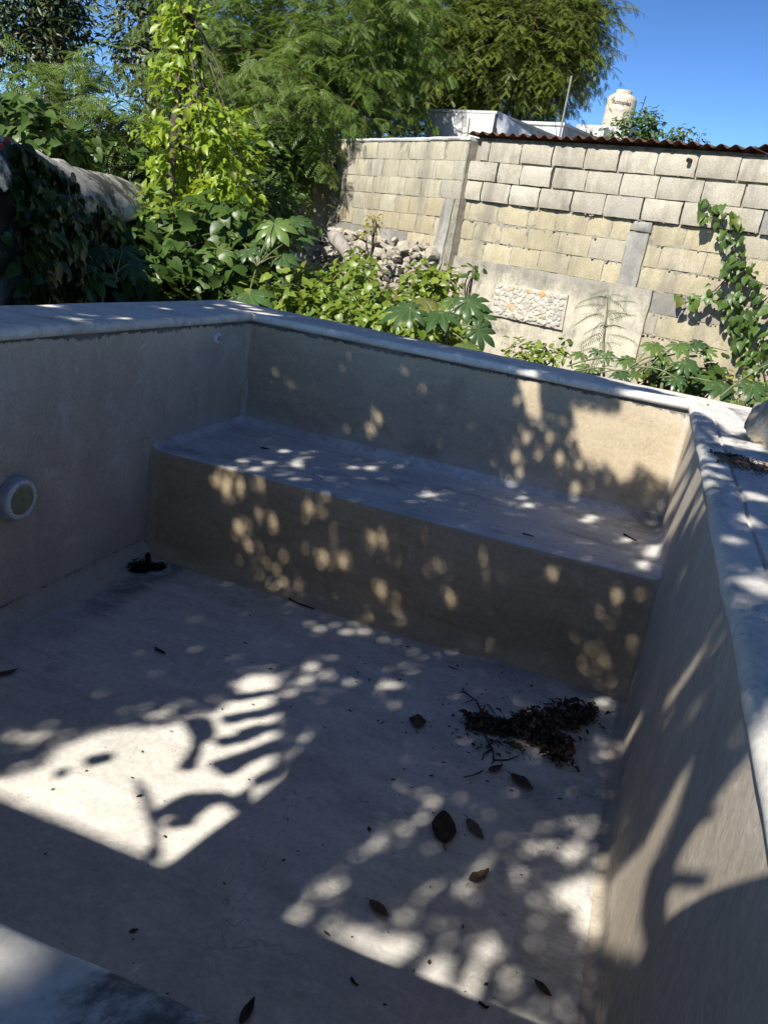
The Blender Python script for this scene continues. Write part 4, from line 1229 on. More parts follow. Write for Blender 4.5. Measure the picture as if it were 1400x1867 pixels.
cover('low leafy creeper at the pool edge below the stone panel', [(985, 648, 46, 14, 6.1), (950, 640, 24, 12, 6.2)], 170, .07, 'lf_cover', OV, 8, .06)
cover('low leafy creeper below the castor plant in front of the tan blocks', [(1290, 690, 40, 22, 5.4), (1250, 700, 30, 16, 5.3), (1215, 680, 30, 20, 5.6)], 200, .08, 'lf_bush', HT, 8, .06)
cover('dry brownish weeds between the two right-hand castor plants', [(1180, 680, 30, 16, 5.7), (1345, 705, 26, 18, 5.3)], 130, .06, 'lf_yellow', OVN, 6, .06)
cover('small yellow-leaved sprig on top of the rubble against the older wall', [(684, 415, 10, 26, 9.0, .05), (676, 428, 10, 12, 9.0, .05)], 44, .055, 'lf_yellow', HT, 4, .05)

# creeper climbing the block wall on the right: each leaf its own part
random.seed(44)
wv = empty('wall_creeper', WR.p(.9, -.4, .1), 'heart-leaved creeper climbing the block wall at the right with shadows behind its leaves', 'creeper')
vine_leaf = []
for q in range(3):
    Vq = HT[0].copy(); Vq[:, 2] *= .6+.6*q
    me = fast_mesh('leaf', Vq, HT[1], True); me.materials.append(M['lf_vine' if q else 'lf_bush']); vine_leaf.append(me)
paths = [([(1285, 362), (1300, 385), (1320, 420), (1335, 445), (1340, 480), (1358, 500), (1345, 540), (1340, 585), (1350, 620), (1365, 660), (1375, 700)], 20, 66),
         ([(1300, 385), (1330, 390), (1345, 410), (1352, 440)], 14, 14),
         ([(1348, 520), (1330, 500), (1300, 530), (1275, 540), (1240, 556)], 14, 20),
         ([(1400, 540), (1375, 565), (1360, 590), (1350, 610)], 18, 26), ([(1320, 540), (1325, 570), (1345, 590)], 10, 10),
         ([(1395, 600), (1380, 630), (1385, 660), (1395, 700)], 26, 34), ([(1345, 470), (1368, 500), (1375, 530)], 12, 14)]
mbs = MB()
for pl_, wd, nl in paths:
    sp_ = [WR.px(x, y, .05) for x, y in pl_]
    mbs.tube([WR.p(s, z, .035+.012*math.sin(i*2.1)) for i, (s, z) in enumerate(sp_)], .006, 6)
    for k in range(nl):
        f = random.random()*(len(pl_)-1.001); i = int(f); f -= i
        x = pl_[i][0]*(1-f)+pl_[i+1][0]*f+random.gauss(0, wd*.6); y = pl_[i][1]*(1-f)+pl_[i+1][1]*f+random.gauss(0, wd*.5)
        out = random.uniform(.05, .17); s, z = WR.px(x, y, out)
        nm = unit(WR.o*1.0+np.array([0, 0, random.uniform(.1, .7)])+rng.normal(size=3)*.35)
        ax = np.array([0, 0, -1.])+WR.e*random.gauss(0, .5)+WR.o*.2; ax = unit(ax-nm*np.dot(ax, nm)); xx = np.cross(ax, nm)
        place('leaf', random.choice(vine_leaf), [], wv, WR.p(s, z, out), Matrix(((xx[0], ax[0], nm[0]), (xx[1], ax[1], nm[1]), (xx[2], ax[2], nm[2]))), random.uniform(.055, .105))
mbs.build('stem', M['bark'], wv, smooth=True)
cover('short hanging tendril of leaves in front of the rendered wall base', [(862, 500, 5, 24, 7.0, .03)], 16, .07, 'lf_bush', HT, 3, .03)

# castor plants: every palmate leaf a part
def castor_leaf(lobes=9, seed=0):
    r = random.Random(seed); V = [(0, 0, .0)]; T = []; mi = []
    angs = np.linspace(-2.55, 2.55, lobes)
    half = (angs[1]-angs[0])/2
    for k, a in enumerate(angs):
        L_ = (1-.42*(abs(a)/2.55)**1.3)*r.uniform(.93, 1.05)
        def P(rad, an, z): return (rad*math.sin(an), rad*math.cos(an), z)
        dz = lambda rad: -.26*rad*rad
        b = len(V)
        V += [P(.50*L_, a-half*.98, dz(.5)-.03), P(.50*L_, a+half*.98, dz(.5)-.03),
              P(.68*L_, a-half*.74, dz(.68)+.015), P(.68*L_, a+half*.74, dz(.68)+.015),
              P(.85*L_, a-half*.38, dz(.85)), P(.85*L_, a+half*.38, dz(.85)),
              P(L_, a, dz(1)-.03), P(.45*L_, a, dz(.45)+.035), P(.75*L_, a, dz(.75)+.03)]
        F = [(0, b+7, b), (0, b+1, b+7), (b, b+7, b+2), (b+7, b+1, b+3), (b+2, b+7, b+8), (b+7, b+3, b+8), (b+2, b+8, b+4), (b+3, b+5, b+8), (b+4, b+8, b+6), (b+8, b+5, b+6)]
        T += F; mi += [0]*len(F)
        # pale rib
        w = .008; px_ = np.array([math.cos(a), -math.sin(a), 0])*w
        c = len(V); q0 = np.array([0, 0, .006]); q1 = np.array(V[b+7])+[0, 0, .006]; q2 = np.array(V[b+8])+[0, 0, .005]; q3 = np.array(V[b+6])+[0, 0, .004]
        V += [tuple(q0-px_), tuple(q0+px_), tuple(q1-px_*.8), tuple(q1+px_*.8), tuple(q2-px_*.5), tuple(q2+px_*.5), tuple(q3)]
        T += [(c, c+1, c+3), (c, c+3, c+2), (c+2, c+3, c+5), (c+2, c+5, c+4), (c+4, c+5, c+6)]; mi += [1]*5
    me = fast_mesh('leaf', np.array(V), np.array(T), True, mi)
    return me
CL = {}
for mt in ('lf_castor', 'lf_castor_pale'):
    CL[mt] = []
    for q in range(3):
        me = castor_leaf(9 if q else 8, q); me.materials.append(M[mt]); me.materials.append(M['vein']); CL[mt].append(me)
def castor(label, stem, leaves, mat='lf_castor', seed=0):
    """stem: pixel, depth of the crown; leaves: (px, py, radius px, depth, facing tweak)"""
    random.seed(seed)
    top = at(*stem); bs = ground_under(top)
    c = empty('castor_plant', bs, label, 'castor plant')
    mb = MB(); ts = np.linspace(0, 1, 6)
    mb.tube([bs*(1-t)+top*t+np.array([.03*math.sin(t*5), 0, 0]) for t in ts], np.linspace(.018, .010, 6), 8)
    for (px, py, r, dp, up, az) in leaves:
        ctr = at(px, py, dp); s = top*.85+bs*.15*random.uniform(.2, 1)
        mid = (s+ctr)/2+np.array([0, 0, .06]); u = np.linspace(0, 1, 6)[:, None]
        mb.tube((1-u)**2*s+2*u*(1-u)*mid+u*u*ctr, [.006, .006, .0055, .005, .005, .004], 6)
        nm = unit(-FW*.55+np.array([0, 0, up])+TOSUN*.3+rng.normal(size=3)*.14)
        d = RT*math.sin(az)-UP*math.cos(az); ax = unit(d-nm*np.dot(d, nm)); xx = np.cross(ax, nm)
        mm = mat if random.random() < .75 else ('lf_castor_pale' if mat == 'lf_castor' else 'lf_castor')
        place('leaf', random.choice(CL[mm]), [], c, ctr, Matrix(((xx[0], ax[0], nm[0]), (xx[1], ax[1], nm[1]), (xx[2], ax[2], nm[2]))), r*dp/FPX*1.32)
    mb.build('stem', M['stem'], c, smooth=True)
castor('tall castor plant with big star leaves beside the far end of the block wall', (470, 470, 7.2), [(500, 408, 42, 7.2, .7, .2), (533, 402, 34, 7.4, .5, 1.2), (452, 455, 26, 7.0, .6, .1), (515, 468, 30, 7.1, .8, .9), (405, 455, 42, 7.0, 1.2, -1.2), (475, 440, 26, 7.3, .5, -.8), (455, 535, 46, 6.3, .9, .3), (545, 430, 30, 7.4, .3, 1.5), (420, 420, 30, 7.3, .8, -.7)], seed=1)
castor('shaded castor plant with dusky leaves in front of the dark creeper', (190, 500, 5.7), [(175, 505, 40, 5.6, .6, .1), (188, 455, 36, 5.8, .9, -.5), (236, 482, 36, 5.9, .7, .9), (225, 455, 26, 6.0, .8, .5), (150, 470, 24, 5.8, .6, -1.2)], seed=2)
castor('dark broad castor plant rising over the middle of the pool rim', (825, 590, 5.5), [(853, 548, 40, 5.5, .5, .5), (748, 562, 46, 5.4, 1.3, -1.3), (805, 570, 44, 5.4, .9, -.3), (872, 600, 34, 5.4, .1, .9), (850, 628, 34, 5.3, 1.2, .5), (775, 548, 34, 5.6, 1.3, -.8), (828, 545, 30, 5.7, .8, .1), (873, 575, 28, 5.5, .3, 1.0)], seed=3)
castor('castor plant with three open sunlit leaves in front of the tan blocks', (1222, 668, 5.2), [(1192, 628, 27, 5.2, .6, .2), (1238, 628, 25, 5.2, .6, .1), (1266, 625, 22, 5.3, .8, .9), (1287, 640, 18, 5.3, .1, .9), (1248, 662, 26, 5.1, .8, .6), (1232, 690, 22, 5.0, .6, .2), (1316, 704, 32, 4.95, .5, -.4), (1212, 650, 16, 5.2, .8, -.8)], 'lf_castor_pale', 4)
castor('low castor plant with small leaves under the feathery sapling', (1100, 672, 5.6), [(1072, 670, 25, 5.6, .7, -.6), (1105, 645, 17, 5.7, .6, .1), (1140, 655, 24, 5.6, .7, .7), (1088, 640, 15, 5.8, .7, -.6), (1130, 680, 22, 5.5, .8, .4), (1060, 645, 18, 5.7, .8, -1), (1155, 680, 18, 5.5, .8, 1.2)], 'lf_castor_pale', 5)
castor('castor plant with large bright leaves at the right end of the pool rim', (1385, 720, 4.85), [(1372, 702, 32, 4.8, .6, .1), (1408, 730, 40, 4.75, .8, -.5), (1345, 735, 22, 4.8, .5, .2), (1412, 660, 28, 5.0, .7, .3)], 'lf_castor_pale', 6)

# feathery sapling in front of the wall: each frond a part
sp0 = at(1098, 640, 6.0); sap = empty('feathery_sapling', ground_under(sp0), 'thin sapling with drooping ferny fronds in front of the rendered wall base', 'sapling')
fm = fast_mesh('frond', *T_bipinnate(9, .34, .03, .35)); fm.materials.append(M['lf_vine'])
mb = MB(); stem_pts = [ground_under(sp0), at(1100, 690, 6.0), at(1100, 620, 6.0), at(1106, 570, 6.0), at(1108, 530, 6.0)]
mb.tube(stem_pts, [.012, .011, .009, .006, .003], 7); mb.build('stem', M['stem'], sap, smooth=True)
random.seed(8)
for k in range(34):
    f = k/33; p = sample(stem_pts[1:], 34)[k]
    a = k*2.4; d = RT*math.cos(a)*1.0+FW*math.sin(a)*.7+UP*random.uniform(-.15, .45)
    ax = unit(d); nm = unit(np.array([0, 0, 1.])+TOSUN*.3); nm = unit(nm-ax*np.dot(nm, ax)); xx = np.cross(ax, nm)
    place('frond', fm, [], sap, p, Matrix(((xx[0], ax[0], nm[0]), (xx[1], ax[1], nm[1]), (xx[2], ax[2], nm[2]))), random.uniform(.13, .22)*(1.05-.35*abs(f-.5)))

# ------------------------------------------------------------------ litter in the pool
def fz(px, py): return on_z(px, py, -D+.004)
def dead_leaf_mesh(seed, curl=.25, w=.55):
    r = random.Random(seed); nx, ny = 4, 8; V = []; F = []
    for j in range(ny+1):
        y = j/ny; hw = w*.5*math.sin(math.pi*min(1, y*.93+.04))**.8*(1-.35*y)
        for i in range(nx+1):
            x = (i/nx*2-1)*hw*(1+r.uniform(-.10, .10))
            z = .06+curl*(abs(x)/.28)**2*.5*.3+curl*.5*(y-.45)**2+r.uniform(-.018, .018)
            V.append((x, y-.5, z))
    for j in range(ny):
        for i in range(nx): a = j*(nx+1)+i; F.append((a, a+1, a+nx+2, a+nx+1))
    zm = min(v[2] for v in V); V = [(v[0], v[1], v[2]-zm) for v in V]
    mb = MB(); mb.add(V, F)
    mb.tube([(0, .48-1, .06), (.01, -.62, .05), (.05, -.72, .03)], [.014, .012, .010], 5)
    return mb
def dead_leaf(px, py, size, az, label, mat='deadleaf', seed=0, curl=.3, w=.55, z=-D, roll=0.0):
    p = on_z(px, py, z)
    o = dead_leaf_mesh(seed, curl, w).build('dead_leaf', M[mat], None, smooth=True)
    d = on_z(px+10*math.sin(az), py-10*math.cos(az), z)-p; an = math.atan2(-d[0], d[1])
    o.matrix_basis = Matrix.Translation(Vector((p[0], p[1], z+.007))) @ Matrix.Rotation(an, 4, 'Z') @ Matrix.Rotation(roll, 4, 'Y') @ Matrix.Diagonal((size, size, size, 1))
    tag(o, label, 'leaf'); return o
dead_leaf(760, 1318, .088, .1, 'reddish brown rounded dead leaf lying alone left of the litter pile', 'deadleaf', 1, .35, .9)
dead_leaf(808, 1512, .155, .02, 'large dark dead leaf with a long pointed tip in the middle of the pool floor', 'deadleaf', 2, .25, .62)
dead_leaf(950, 1430, .10, 2.2, 'olive brown curled dead leaf just below the litter pile', 'deadleaf', 3, .6, .6)
dead_leaf(902, 1405, .075, 1.2, 'small crumpled dead leaf beside the thin twig below the litter pile', 'deadleaf', 4, .8, .5)
dead_leaf(871, 1605, .085, 1.05, 'rolled black dead leaf near the bright spots low on the pool floor', 'deadleaf', 5, 1.3, .5)
dead_leaf(690, 1662, .075, 2.3, 'small torn dark leaf left of the rolled black one, low on the floor', 'deadleaf', 6, .6, .55)
dead_leaf(988, 1808, .06, 2.4, 'tiny curled dead leaf near the foot of the right pool wall', 'deadleaf', 7, .9, .5)
dead_leaf(450, 1850, .075, .5, 'dark upright dead leaf beside the mouldy near coping', 'deadleaf', 8, .8, .4)
dead_leaf(865, 1515, .10, 2.5, 'pale tan crinkled leaf right of the large dark leaf', 'deadleaf_tan', 10, .15, .5)
dead_leaf(12, 1230, .09, 1.3, 'rust brown leaf at the foot of the left pool wall', 'litter', 11, .4, .4)
dead_leaf(880, 1287, .06, 1.5, 'whitish dry leaf scrap by the forked twig above the pile', 'label_white', 12, .2, .25)

def inst_bits(mb, n, ctr_fn, smin, smax, seed, zl=.03, z=-D):
    r = random.Random(seed)
    for k in range(n):
        px, py, h = ctr_fn(r)
        p = on_z(px, py, z); p = np.array([p[0], p[1], z+.004+h])
        s = r.uniform(smin, smax); a = r.uniform(0, 6.28); tl = r.gauss(0, .5)
        d = np.array([math.cos(a), math.sin(a), tl*.6])*s; e = np.array([-math.sin(a), math.cos(a), r.gauss(0, .4)])*s*r.uniform(.2, .5)
        up_ = np.array([0, 0, s*r.uniform(.05, .3)])
        mb.add([p-d*.5, p+e*.5+up_, p+d*.5, p-e*.5+up_*.5], [(0, 1, 2, 3)] if r.random() < .5 else [(0, 1, 2), (0, 2, 3)])
# the litter pile: stray grains, heaped chaff, a few whole leaves
lp = empty('litter_pile', fz(965, 1345), 'dark pile of leaf litter on the pool floor near the right wall', 'leaf litter')
def band(r):
    q = r.random()
    if q < .45:
        t = r.random(); x = 1080-t*150+r.gauss(0, 5); y = 1306+t*28+r.gauss(0, 6+6*math.sin(t*3.1)); h = max(0, r.gauss(.016, .012))
    elif q < .74:
        t = r.random(); x = 950+t*82+r.gauss(0, 9); y = 1330+t*56+r.gauss(0, 8); h = max(0, r.gauss(.014, .01))
    elif q < .92:
        t = r.random(); x = 935-t*80+r.gauss(0, 6); y = 1334-t*14+r.gauss(0, 6); h = max(0, r.gauss(.008, .008))
    else:
        x = 960+r.gauss(0, 60); y = 1338+r.gauss(0, 20); h = 0
    return x, y, h
mb = MB(); inst_bits(mb, 1100, band, .005, .02, 1); o = mb.build('chaff', M['black'], lp); o['kind'] = 'stuff'
mb = MB(); inst_bits(mb, 1500, band, .014, .042, 2); o = mb.build('leaf_scraps', M['deadleaf'], lp); o['kind'] = 'stuff'
mb = MB(); inst_bits(mb, 330, band, .014, .04, 3); o = mb.build('tan_scraps', M['deadleaf_tan'], lp); o['kind'] = 'stuff'
def halo(r): return 880+r.gauss(0, 34), 1350+r.gauss(0, 22), 0
mb = MB(); inst_bits(mb, 260, halo, .003, .010, 4); o = mb.build('grains', M['black'], lp); o['kind'] = 'stuff'
def scrap(n, mat, smin, smax, seed, nm_):
    r = random.Random(seed); P = []; A = []; Nn = []; S_ = []
    for k in range(n):
        x, y, h = band(r); p = on_z(x, y, -D); P.append((p[0], p[1], -D+.012+h*1.2+r.uniform(0, .012)))
        a = r.uniform(0, 6.28); ax = np.array([math.cos(a), math.sin(a), r.gauss(0, .35)]); nm = np.array([r.gauss(0, .5), r.gauss(0, .5), 1.])
        ax = unit(ax); nm = unit(nm-ax*np.dot(nm, ax)); A.append(ax); Nn.append(nm); S_.append(r.uniform(smin, smax))
    cloud_mesh(nm_, T_ovate(.55, .22, .3), np.array(P), np.array(A), np.array(Nn), np.array(S_), M[mat], lp, 'stuff')
scrap(330, 'deadleaf', .022, .045, 51, 'curled_leaves'); scrap(150, 'deadleaf_tan', .02, .042, 52, 'tan_leaves'); scrap(60, 'litter', .02, .04, 53, 'brown_leaves')
for (px, py, s, a, q) in ((905, 1330, .11, 1.4, 21), (935, 1362, .085, 2.2, 22), (1000, 1350, .06, .4, 23), (1040, 1330, .06, 1.9, 24), (990, 1318, .055, 2.6, 25), (1020, 1385, .055, 1.1, 26), (1060, 1310, .05, .2, 27)):
    p = fz(px, py); me = dead_leaf_mesh(q, .5, .55).mesh('leaf', True); me.materials.append(M['deadleaf_tan' if q in (21, 24, 26) else 'deadleaf'])
    o = bpy.data.objects.new('leaf', me); COL.objects.link(o); o.parent = lp
    o.matrix_basis = Matrix.Translation(-Vector(lp.location)) @ Matrix.Translation(Vector((p[0], p[1], -D+.012))) @ Matrix.Rotation(a, 4, 'Z') @ Matrix.Rotation(.2, 4, 'X') @ Matrix.Diagonal((s, s, s, 1))

# black clump in the far left corner
bc = empty('black_debris', fz(262, 1036), 'black soggy debris clump on the pool floor in the far left corner', 'debris')
def cl(r):
    q = r.random()
    if q < .5: return 254+r.gauss(0, 9), 1040+r.gauss(0, 4.5), max(0, r.gauss(.012, .012))
    if q < .85: t = r.random(); return 262+t*38+r.gauss(0, 3), 1038-2*t+r.gauss(0, 3), max(0, r.gauss(.008, .008))
    t = r.random(); return 270+r.gauss(0, 2), 1020+t*16, max(0, r.gauss(.012, .01))
mb = MB(); inst_bits(mb, 700, cl, .010, .036, 5); o = mb.build('clump', M['black'], bc); o['kind'] = 'stuff'

def twig(paths, r, label, mat='twig', z=-D, lift=.006):
    mb = MB()
    for q, pl_ in enumerate(paths):
        pts = [on_z(x, y, z)+np.array([0, 0, lift+(.012*math.sin(i*1.7) if len(pl_) > 3 else 0)]) for i, (x, y) in enumerate(pl_)]
        mb.tube(sample(pts, len(pts)*3), np.linspace(r, r*.6, len(pts)*3), 6, wob=.2)
    o = mb.build('twig', M[mat], None, smooth=True); tag(o, label, 'twig'); return o
twig([[(879, 1308), (868, 1285), (844, 1261), (830, 1266)], [(868, 1285), (890, 1287), (901, 1303)], [(844, 1261), (844, 1256)]], .0032, 'thin forked twig standing out of the left end of the litter pile')
twig([[(886, 1350), (897, 1375), (900, 1388), (888, 1400), (862, 1418), (843, 1424)], [(900, 1388), (925, 1388), (945, 1380)], [(897, 1368), (882, 1376), (878, 1388)]], .0034, 'long branching twig trailing from the pile towards the floor centre')
twig([[(527, 1093), (545, 1103), (573, 1112)]], .0055, 'short dark stick beside the foot of the bench')
twig([[(284, 1184), (291, 1188), (301, 1193)]], .0065, 'stubby nail-like twig on the shaded floor at the left')
twig([[(818, 1217), (834, 1223)]], .003, 'tiny straight twig near the right end of the bench foot')
twig([[(640, 1786), (645, 1795), (652, 1800)]], .004, 'small bent twig low in the middle of the pool floor')
twig([[(872, 1830), (886, 1840), (890, 1838)]], .004, 'small bent twig near the bottom edge, right of the floor centre')
twig([[(1136, 976), (1158, 988)]], .005, 'short dark twig on the right end of the bench', z=-H, lift=.008)
twig([[(952, 975), (972, 981)]], .004, 'thin twig on the middle of the bench', z=-H, lift=.008)
twig([[(476, 818), (490, 821)]], .005, 'dark scrap of twig on the left end of the bench', z=-H, lift=.008)
# specks and crumbs strewn on floor and bench
mb = MB(); r = random.Random(9)
for k in range(300):
    x = r.uniform(.1, W-.1); y = r.uniform(-L+.2, -B-.12)
    if r.random() < .5: x = r.gauss(1.9, .35); y = r.gauss(-1.6, .45)
    if not (.1 < x < W-.1 and y < -B-.12): continue
    p = np.array([x, y, -D+.004]); s = r.choice([.002, .003, .003, .004, .006]); a = r.uniform(0, 6.28)
    d = np.array([math.cos(a), math.sin(a), 0])*s*r.uniform(1, 2.6); e = np.array([-d[1], d[0], 0])*r.uniform(.25, .6)
    mb.add([p-d, p-e, p+d, p+e, p+[0, 0, s*.8]], [(0, 1, 4), (1, 2, 4), (2, 3, 4), (3, 0, 4)])
for k in range(70):
    x = r.uniform(.1, W-.1); y = r.uniform(-B+.05, -.08)
    p = np.array([x, y, -H+.003]); s = r.choice([.002, .003, .004]); a = r.uniform(0, 6.28)
    d = np.array([math.cos(a), math.sin(a), 0])*s*r.uniform(1, 2.2); e = np.array([-d[1], d[0], 0])*.5
    mb.add([p-d, p-e, p+d, p+e, p+[0, 0, s*.8]], [(0, 1, 4), (1, 2, 4), (2, 3, 4), (3, 0, 4)])
o = mb.build('floor_crumbs', M['deadleaf']); tag(o, 'dark crumbs and seeds strewn over the pool floor and bench', 'crumbs', kind='stuff')

# limestone rock on the coping and litter beside it
bm = bmesh.new(); bmesh.ops.create_icosphere(bm, subdivisions=5, radius=1)
for v in bm.verts:
    p = v.co.copy(); f = 1+.28*mnoise.noise(p*1.4+Vector((3, 1, 5)))+.16*mnoise.noise(p*3.2)+.07*mnoise.noise(p*7.5)+.03*mnoise.noise(p*16)
    q = p*f
    for d, lim in (((.6, -.7, .3), .74), ((-.9, -.2, .4), .72), ((.1, .3, .95), .72), ((-.4, -.9, -.1), .78)):
        dd = Vector(d).normalized(); e = q.dot(dd)-lim
        if e > 0: q -= dd*e*.85
    v.co = Vector((q.x*.135, q.y*.115, max(q.z*.125, -.075)))
me = bpy.data.meshes.new('rock'); bm.to_mesh(me); bm.free(); me.polygons.foreach_set('use_smooth', np.ones(len(me.polygons), bool)); me.set_sharp_from_angle(angle=math.radians(40))
o = link('rock', me, M['rockpale'])
rp = on_z(1402, 815, TOPZ); o.location = (rp[0]+.02, rp[1]+.07, TOPZ+.07); tag(o, 'rough pale limestone rock sitting on the right corner of the coping', 'rock')
def lit(r):
    t = r.random(); return 1310+t*90+r.gauss(0, 8), 836+t*26+r.gauss(0, 5), max(0, r.gauss(.003, .004))
mb = MB(); inst_bits(mb, 420, lit, .006, .03, 6, z=TOPZ); o = mb.build('coping_litter', M['litter']); tag(o, 'reddish brown dry litter drift on the right coping below the rock', 'leaf litter', kind='stuff')
def lit2(r):
    t = r.random(); return 1296+t*60+r.gauss(0, 5), 826+t*12+r.gauss(0, 2.5), 0
mb = MB(); inst_bits(mb, 160, lit2, .006, .022, 8, z=TOPZ); o = mb.build('coping_litter', M['black']); tag(o, 'dark thin streak of litter on the right coping above the brown drift', 'leaf litter', kind='stuff')

# ------------------------------------------------------------------ the big shade tree behind the camera and the sun flecks it lets through
G0u, G0v, GS = -5.2, -5.6, .008                    # shadow-plane grid: u = x + SX z, v = y + z
NU, NV = int(9.6/GS), int(9.0/GS)
def uv(p): p = np.asarray(p); return np.stack([p[..., 0]+SX*p[..., 2], p[..., 1]+p[..., 2]], -1)
SURF = {'F': lambda x, y: on_z(x, y, -D), 'R': lambda x, y: on_x(x, y, W), 'B': lambda x, y: on_y(x, y, 0), 'T': lambda x, y: on_z(x, y, -H),
        'N': lambda x, y: on_y(x, y, -B), 'C': lambda x, y: on_z(x, y, TOPZ), 'L': lambda x, y: on_x(x, y, 0)}
def fill(mask, pts, val=True):
    q = np.array(pts); gx = (q[:, 0]-G0u)/GS; gy = (q[:, 1]-G0v)/GS
    i0, i1 = max(0, int(gx.min())-1), min(NU-1, int(gx.max())+2); j0, j1 = max(0, int(gy.min())-1), min(NV-1, int(gy.max())+2)
    if i1 <= i0 or j1 <= j0: return
    X, Y = np.meshgrid(np.arange(i0, i1+1), np.arange(j0, j1+1), indexing='ij')
    ins = np.zeros(X.shape, bool)
    for k in range(len(q)):
        xa, ya, xb, yb = gx[k], gy[k], gx[k-1], gy[k-1]
        c = (ya > Y) != (yb > Y)
        ins ^= c & (X < (xb-xa)*(Y-ya)/(yb-ya+1e-12)+xa)
    mask[i0:i1+1, j0:j1+1][ins] = val
def erode(mask, r):
    n = int(round(r/GS)); out = mask.copy()
    for dx in range(-n, n+1):
        for dy in range(-n, n+1):
            if dx*dx+dy*dy <= n*n and (dx or dy): out &= np.roll(np.roll(mask, dx, 0), dy, 1)
    return out
def dilate(mask, r): return ~erode(~mask, r)
def topoly(s, pts): return [uv(SURF[s](x, y)) for x, y in pts]
LITP = [
 ('F', [(-60, 1435), (310, 1588), (425, 1505), (525, 1412), (500, 1395), (520, 1380), (480, 1370), (525, 1335), (490, 1330), (520, 1300), (500, 1290), (510, 1245), (505, 1228), (450, 1228), (420, 1245), (430, 1260), (400, 1285), (380, 1300), (345, 1305), (300, 1320), (245, 1325), (200, 1325), (150, 1340), (100, 1360), (70, 1395), (20, 1412), (-60, 1420)]),
 ('F', [(572, 1690), (590, 1666), (640, 1690), (690, 1680), (680, 1705), (720, 1700), (778, 1710), (765, 1732), (720, 1770), (690, 1765)]),
 ('F', [(775, 1740), (828, 1738), (822, 1840), (740, 1800)]), ('F', [(830, 1790), (870, 1700), (895, 1688), (908, 1720), (932, 1745), (895, 1762), (870, 1850), (815, 1845)]),
 ('F', [(1000, 1615), (1060, 1588), (1110, 1598), (1106, 1730), (1018, 1690), (1042, 1665), (1000, 1655)]), ('F', [(1052, 1762), (1078, 1768), (1104, 1788), (1098, 1808), (1070, 1798)]),
 ('R', [(1100, 1735), (1104, 1620), (1122, 1590), (1160, 1555), (1200, 1480), (1235, 1410), (1268, 1385), (1256, 1425), (1234, 1490), (1205, 1555), (1178, 1610), (1168, 1680), (1182, 1760), (1130, 1745)]),
 ('R', [(1208, 1760), (1202, 1670), (1214, 1600), (1245, 1525), (1290, 1460), (1358, 1380), (1395, 1420), (1430, 1560), (1440, 1850), (1400, 1830), (1330, 1780), (1270, 1750)]),
 ('R', [(1280, 830), (1296, 846), (1222, 985), (1204, 995)]), ('R', [(1250, 858), (1262, 868), (1212, 955), (1204, 950)]), ('R', [(1304, 880), (1312, 890), (1270, 958), (1262, 955)]), ('R', [(1300, 862), (1306, 872), (1245, 975), (1236, 975)]),
 ('R', [(1262, 800), (1272, 815), (1222, 905), (1214, 895)]),
 ('R', [(1166, 1300), (1172, 1310), (1136, 1372), (1128, 1365)]), ('R', [(1282, 1178), (1290, 1186), (1212, 1296), (1200, 1290)]), ('R', [(1238, 1130), (1243, 1136), (1205, 1185), (1200, 1180)]),
 ('B', [(1075, 745), (1180, 758), (1258, 770), (1250, 800), (1215, 800), (1195, 830), (1165, 850), (1150, 885), (1120, 870), (1095, 845), (1080, 800)]),
 ('B', [(1018, 745), (1030, 746), (1026, 800), (1012, 800)]), ('B', [(1050, 750), (1062, 752), (1058, 790), (1046, 790)]),
 ('C', [(1120, 706), (1420, 750), (1420, 800), (1360, 790), (1330, 800), (1300, 770), (1268, 752), (1180, 738), (1100, 715)]), ('C', [(1290, 790), (1345, 800), (1400, 812), (1400, 826), (1340, 815), (1295, 805)]),
 ('C', [(1345, 832), (1420, 848), (1420, 870), (1380, 850)]), ('C', [(1335, 930), (1380, 945), (1395, 965), (1360, 960), (1338, 945)]), ('C', [(1322, 1100-200), (1350, 905), (1362, 922), (1330, 915)]),
 ('C', [(1360, 1095), (1400, 1100), (1400, 1125), (1365, 1115)]), ('C', [(1385, 1325), (1430, 1310), (1430, 1440), (1402, 1420)]), ('C', [(1020, 690), (1090, 704), (1060, 712), (1010, 702)]), ('C', [(930, 668), (985, 676), (960, 684), (925, 676)]),
 ('C', [(1350, 1015), (1400, 1012), (1400, 1030), (1355, 1032)]),
 ('C', [(-60, 1690), (20, 1688), (70, 1706), (112, 1722), (92, 1746), (142, 1766), (120, 1779), (-60, 1784)]),
]
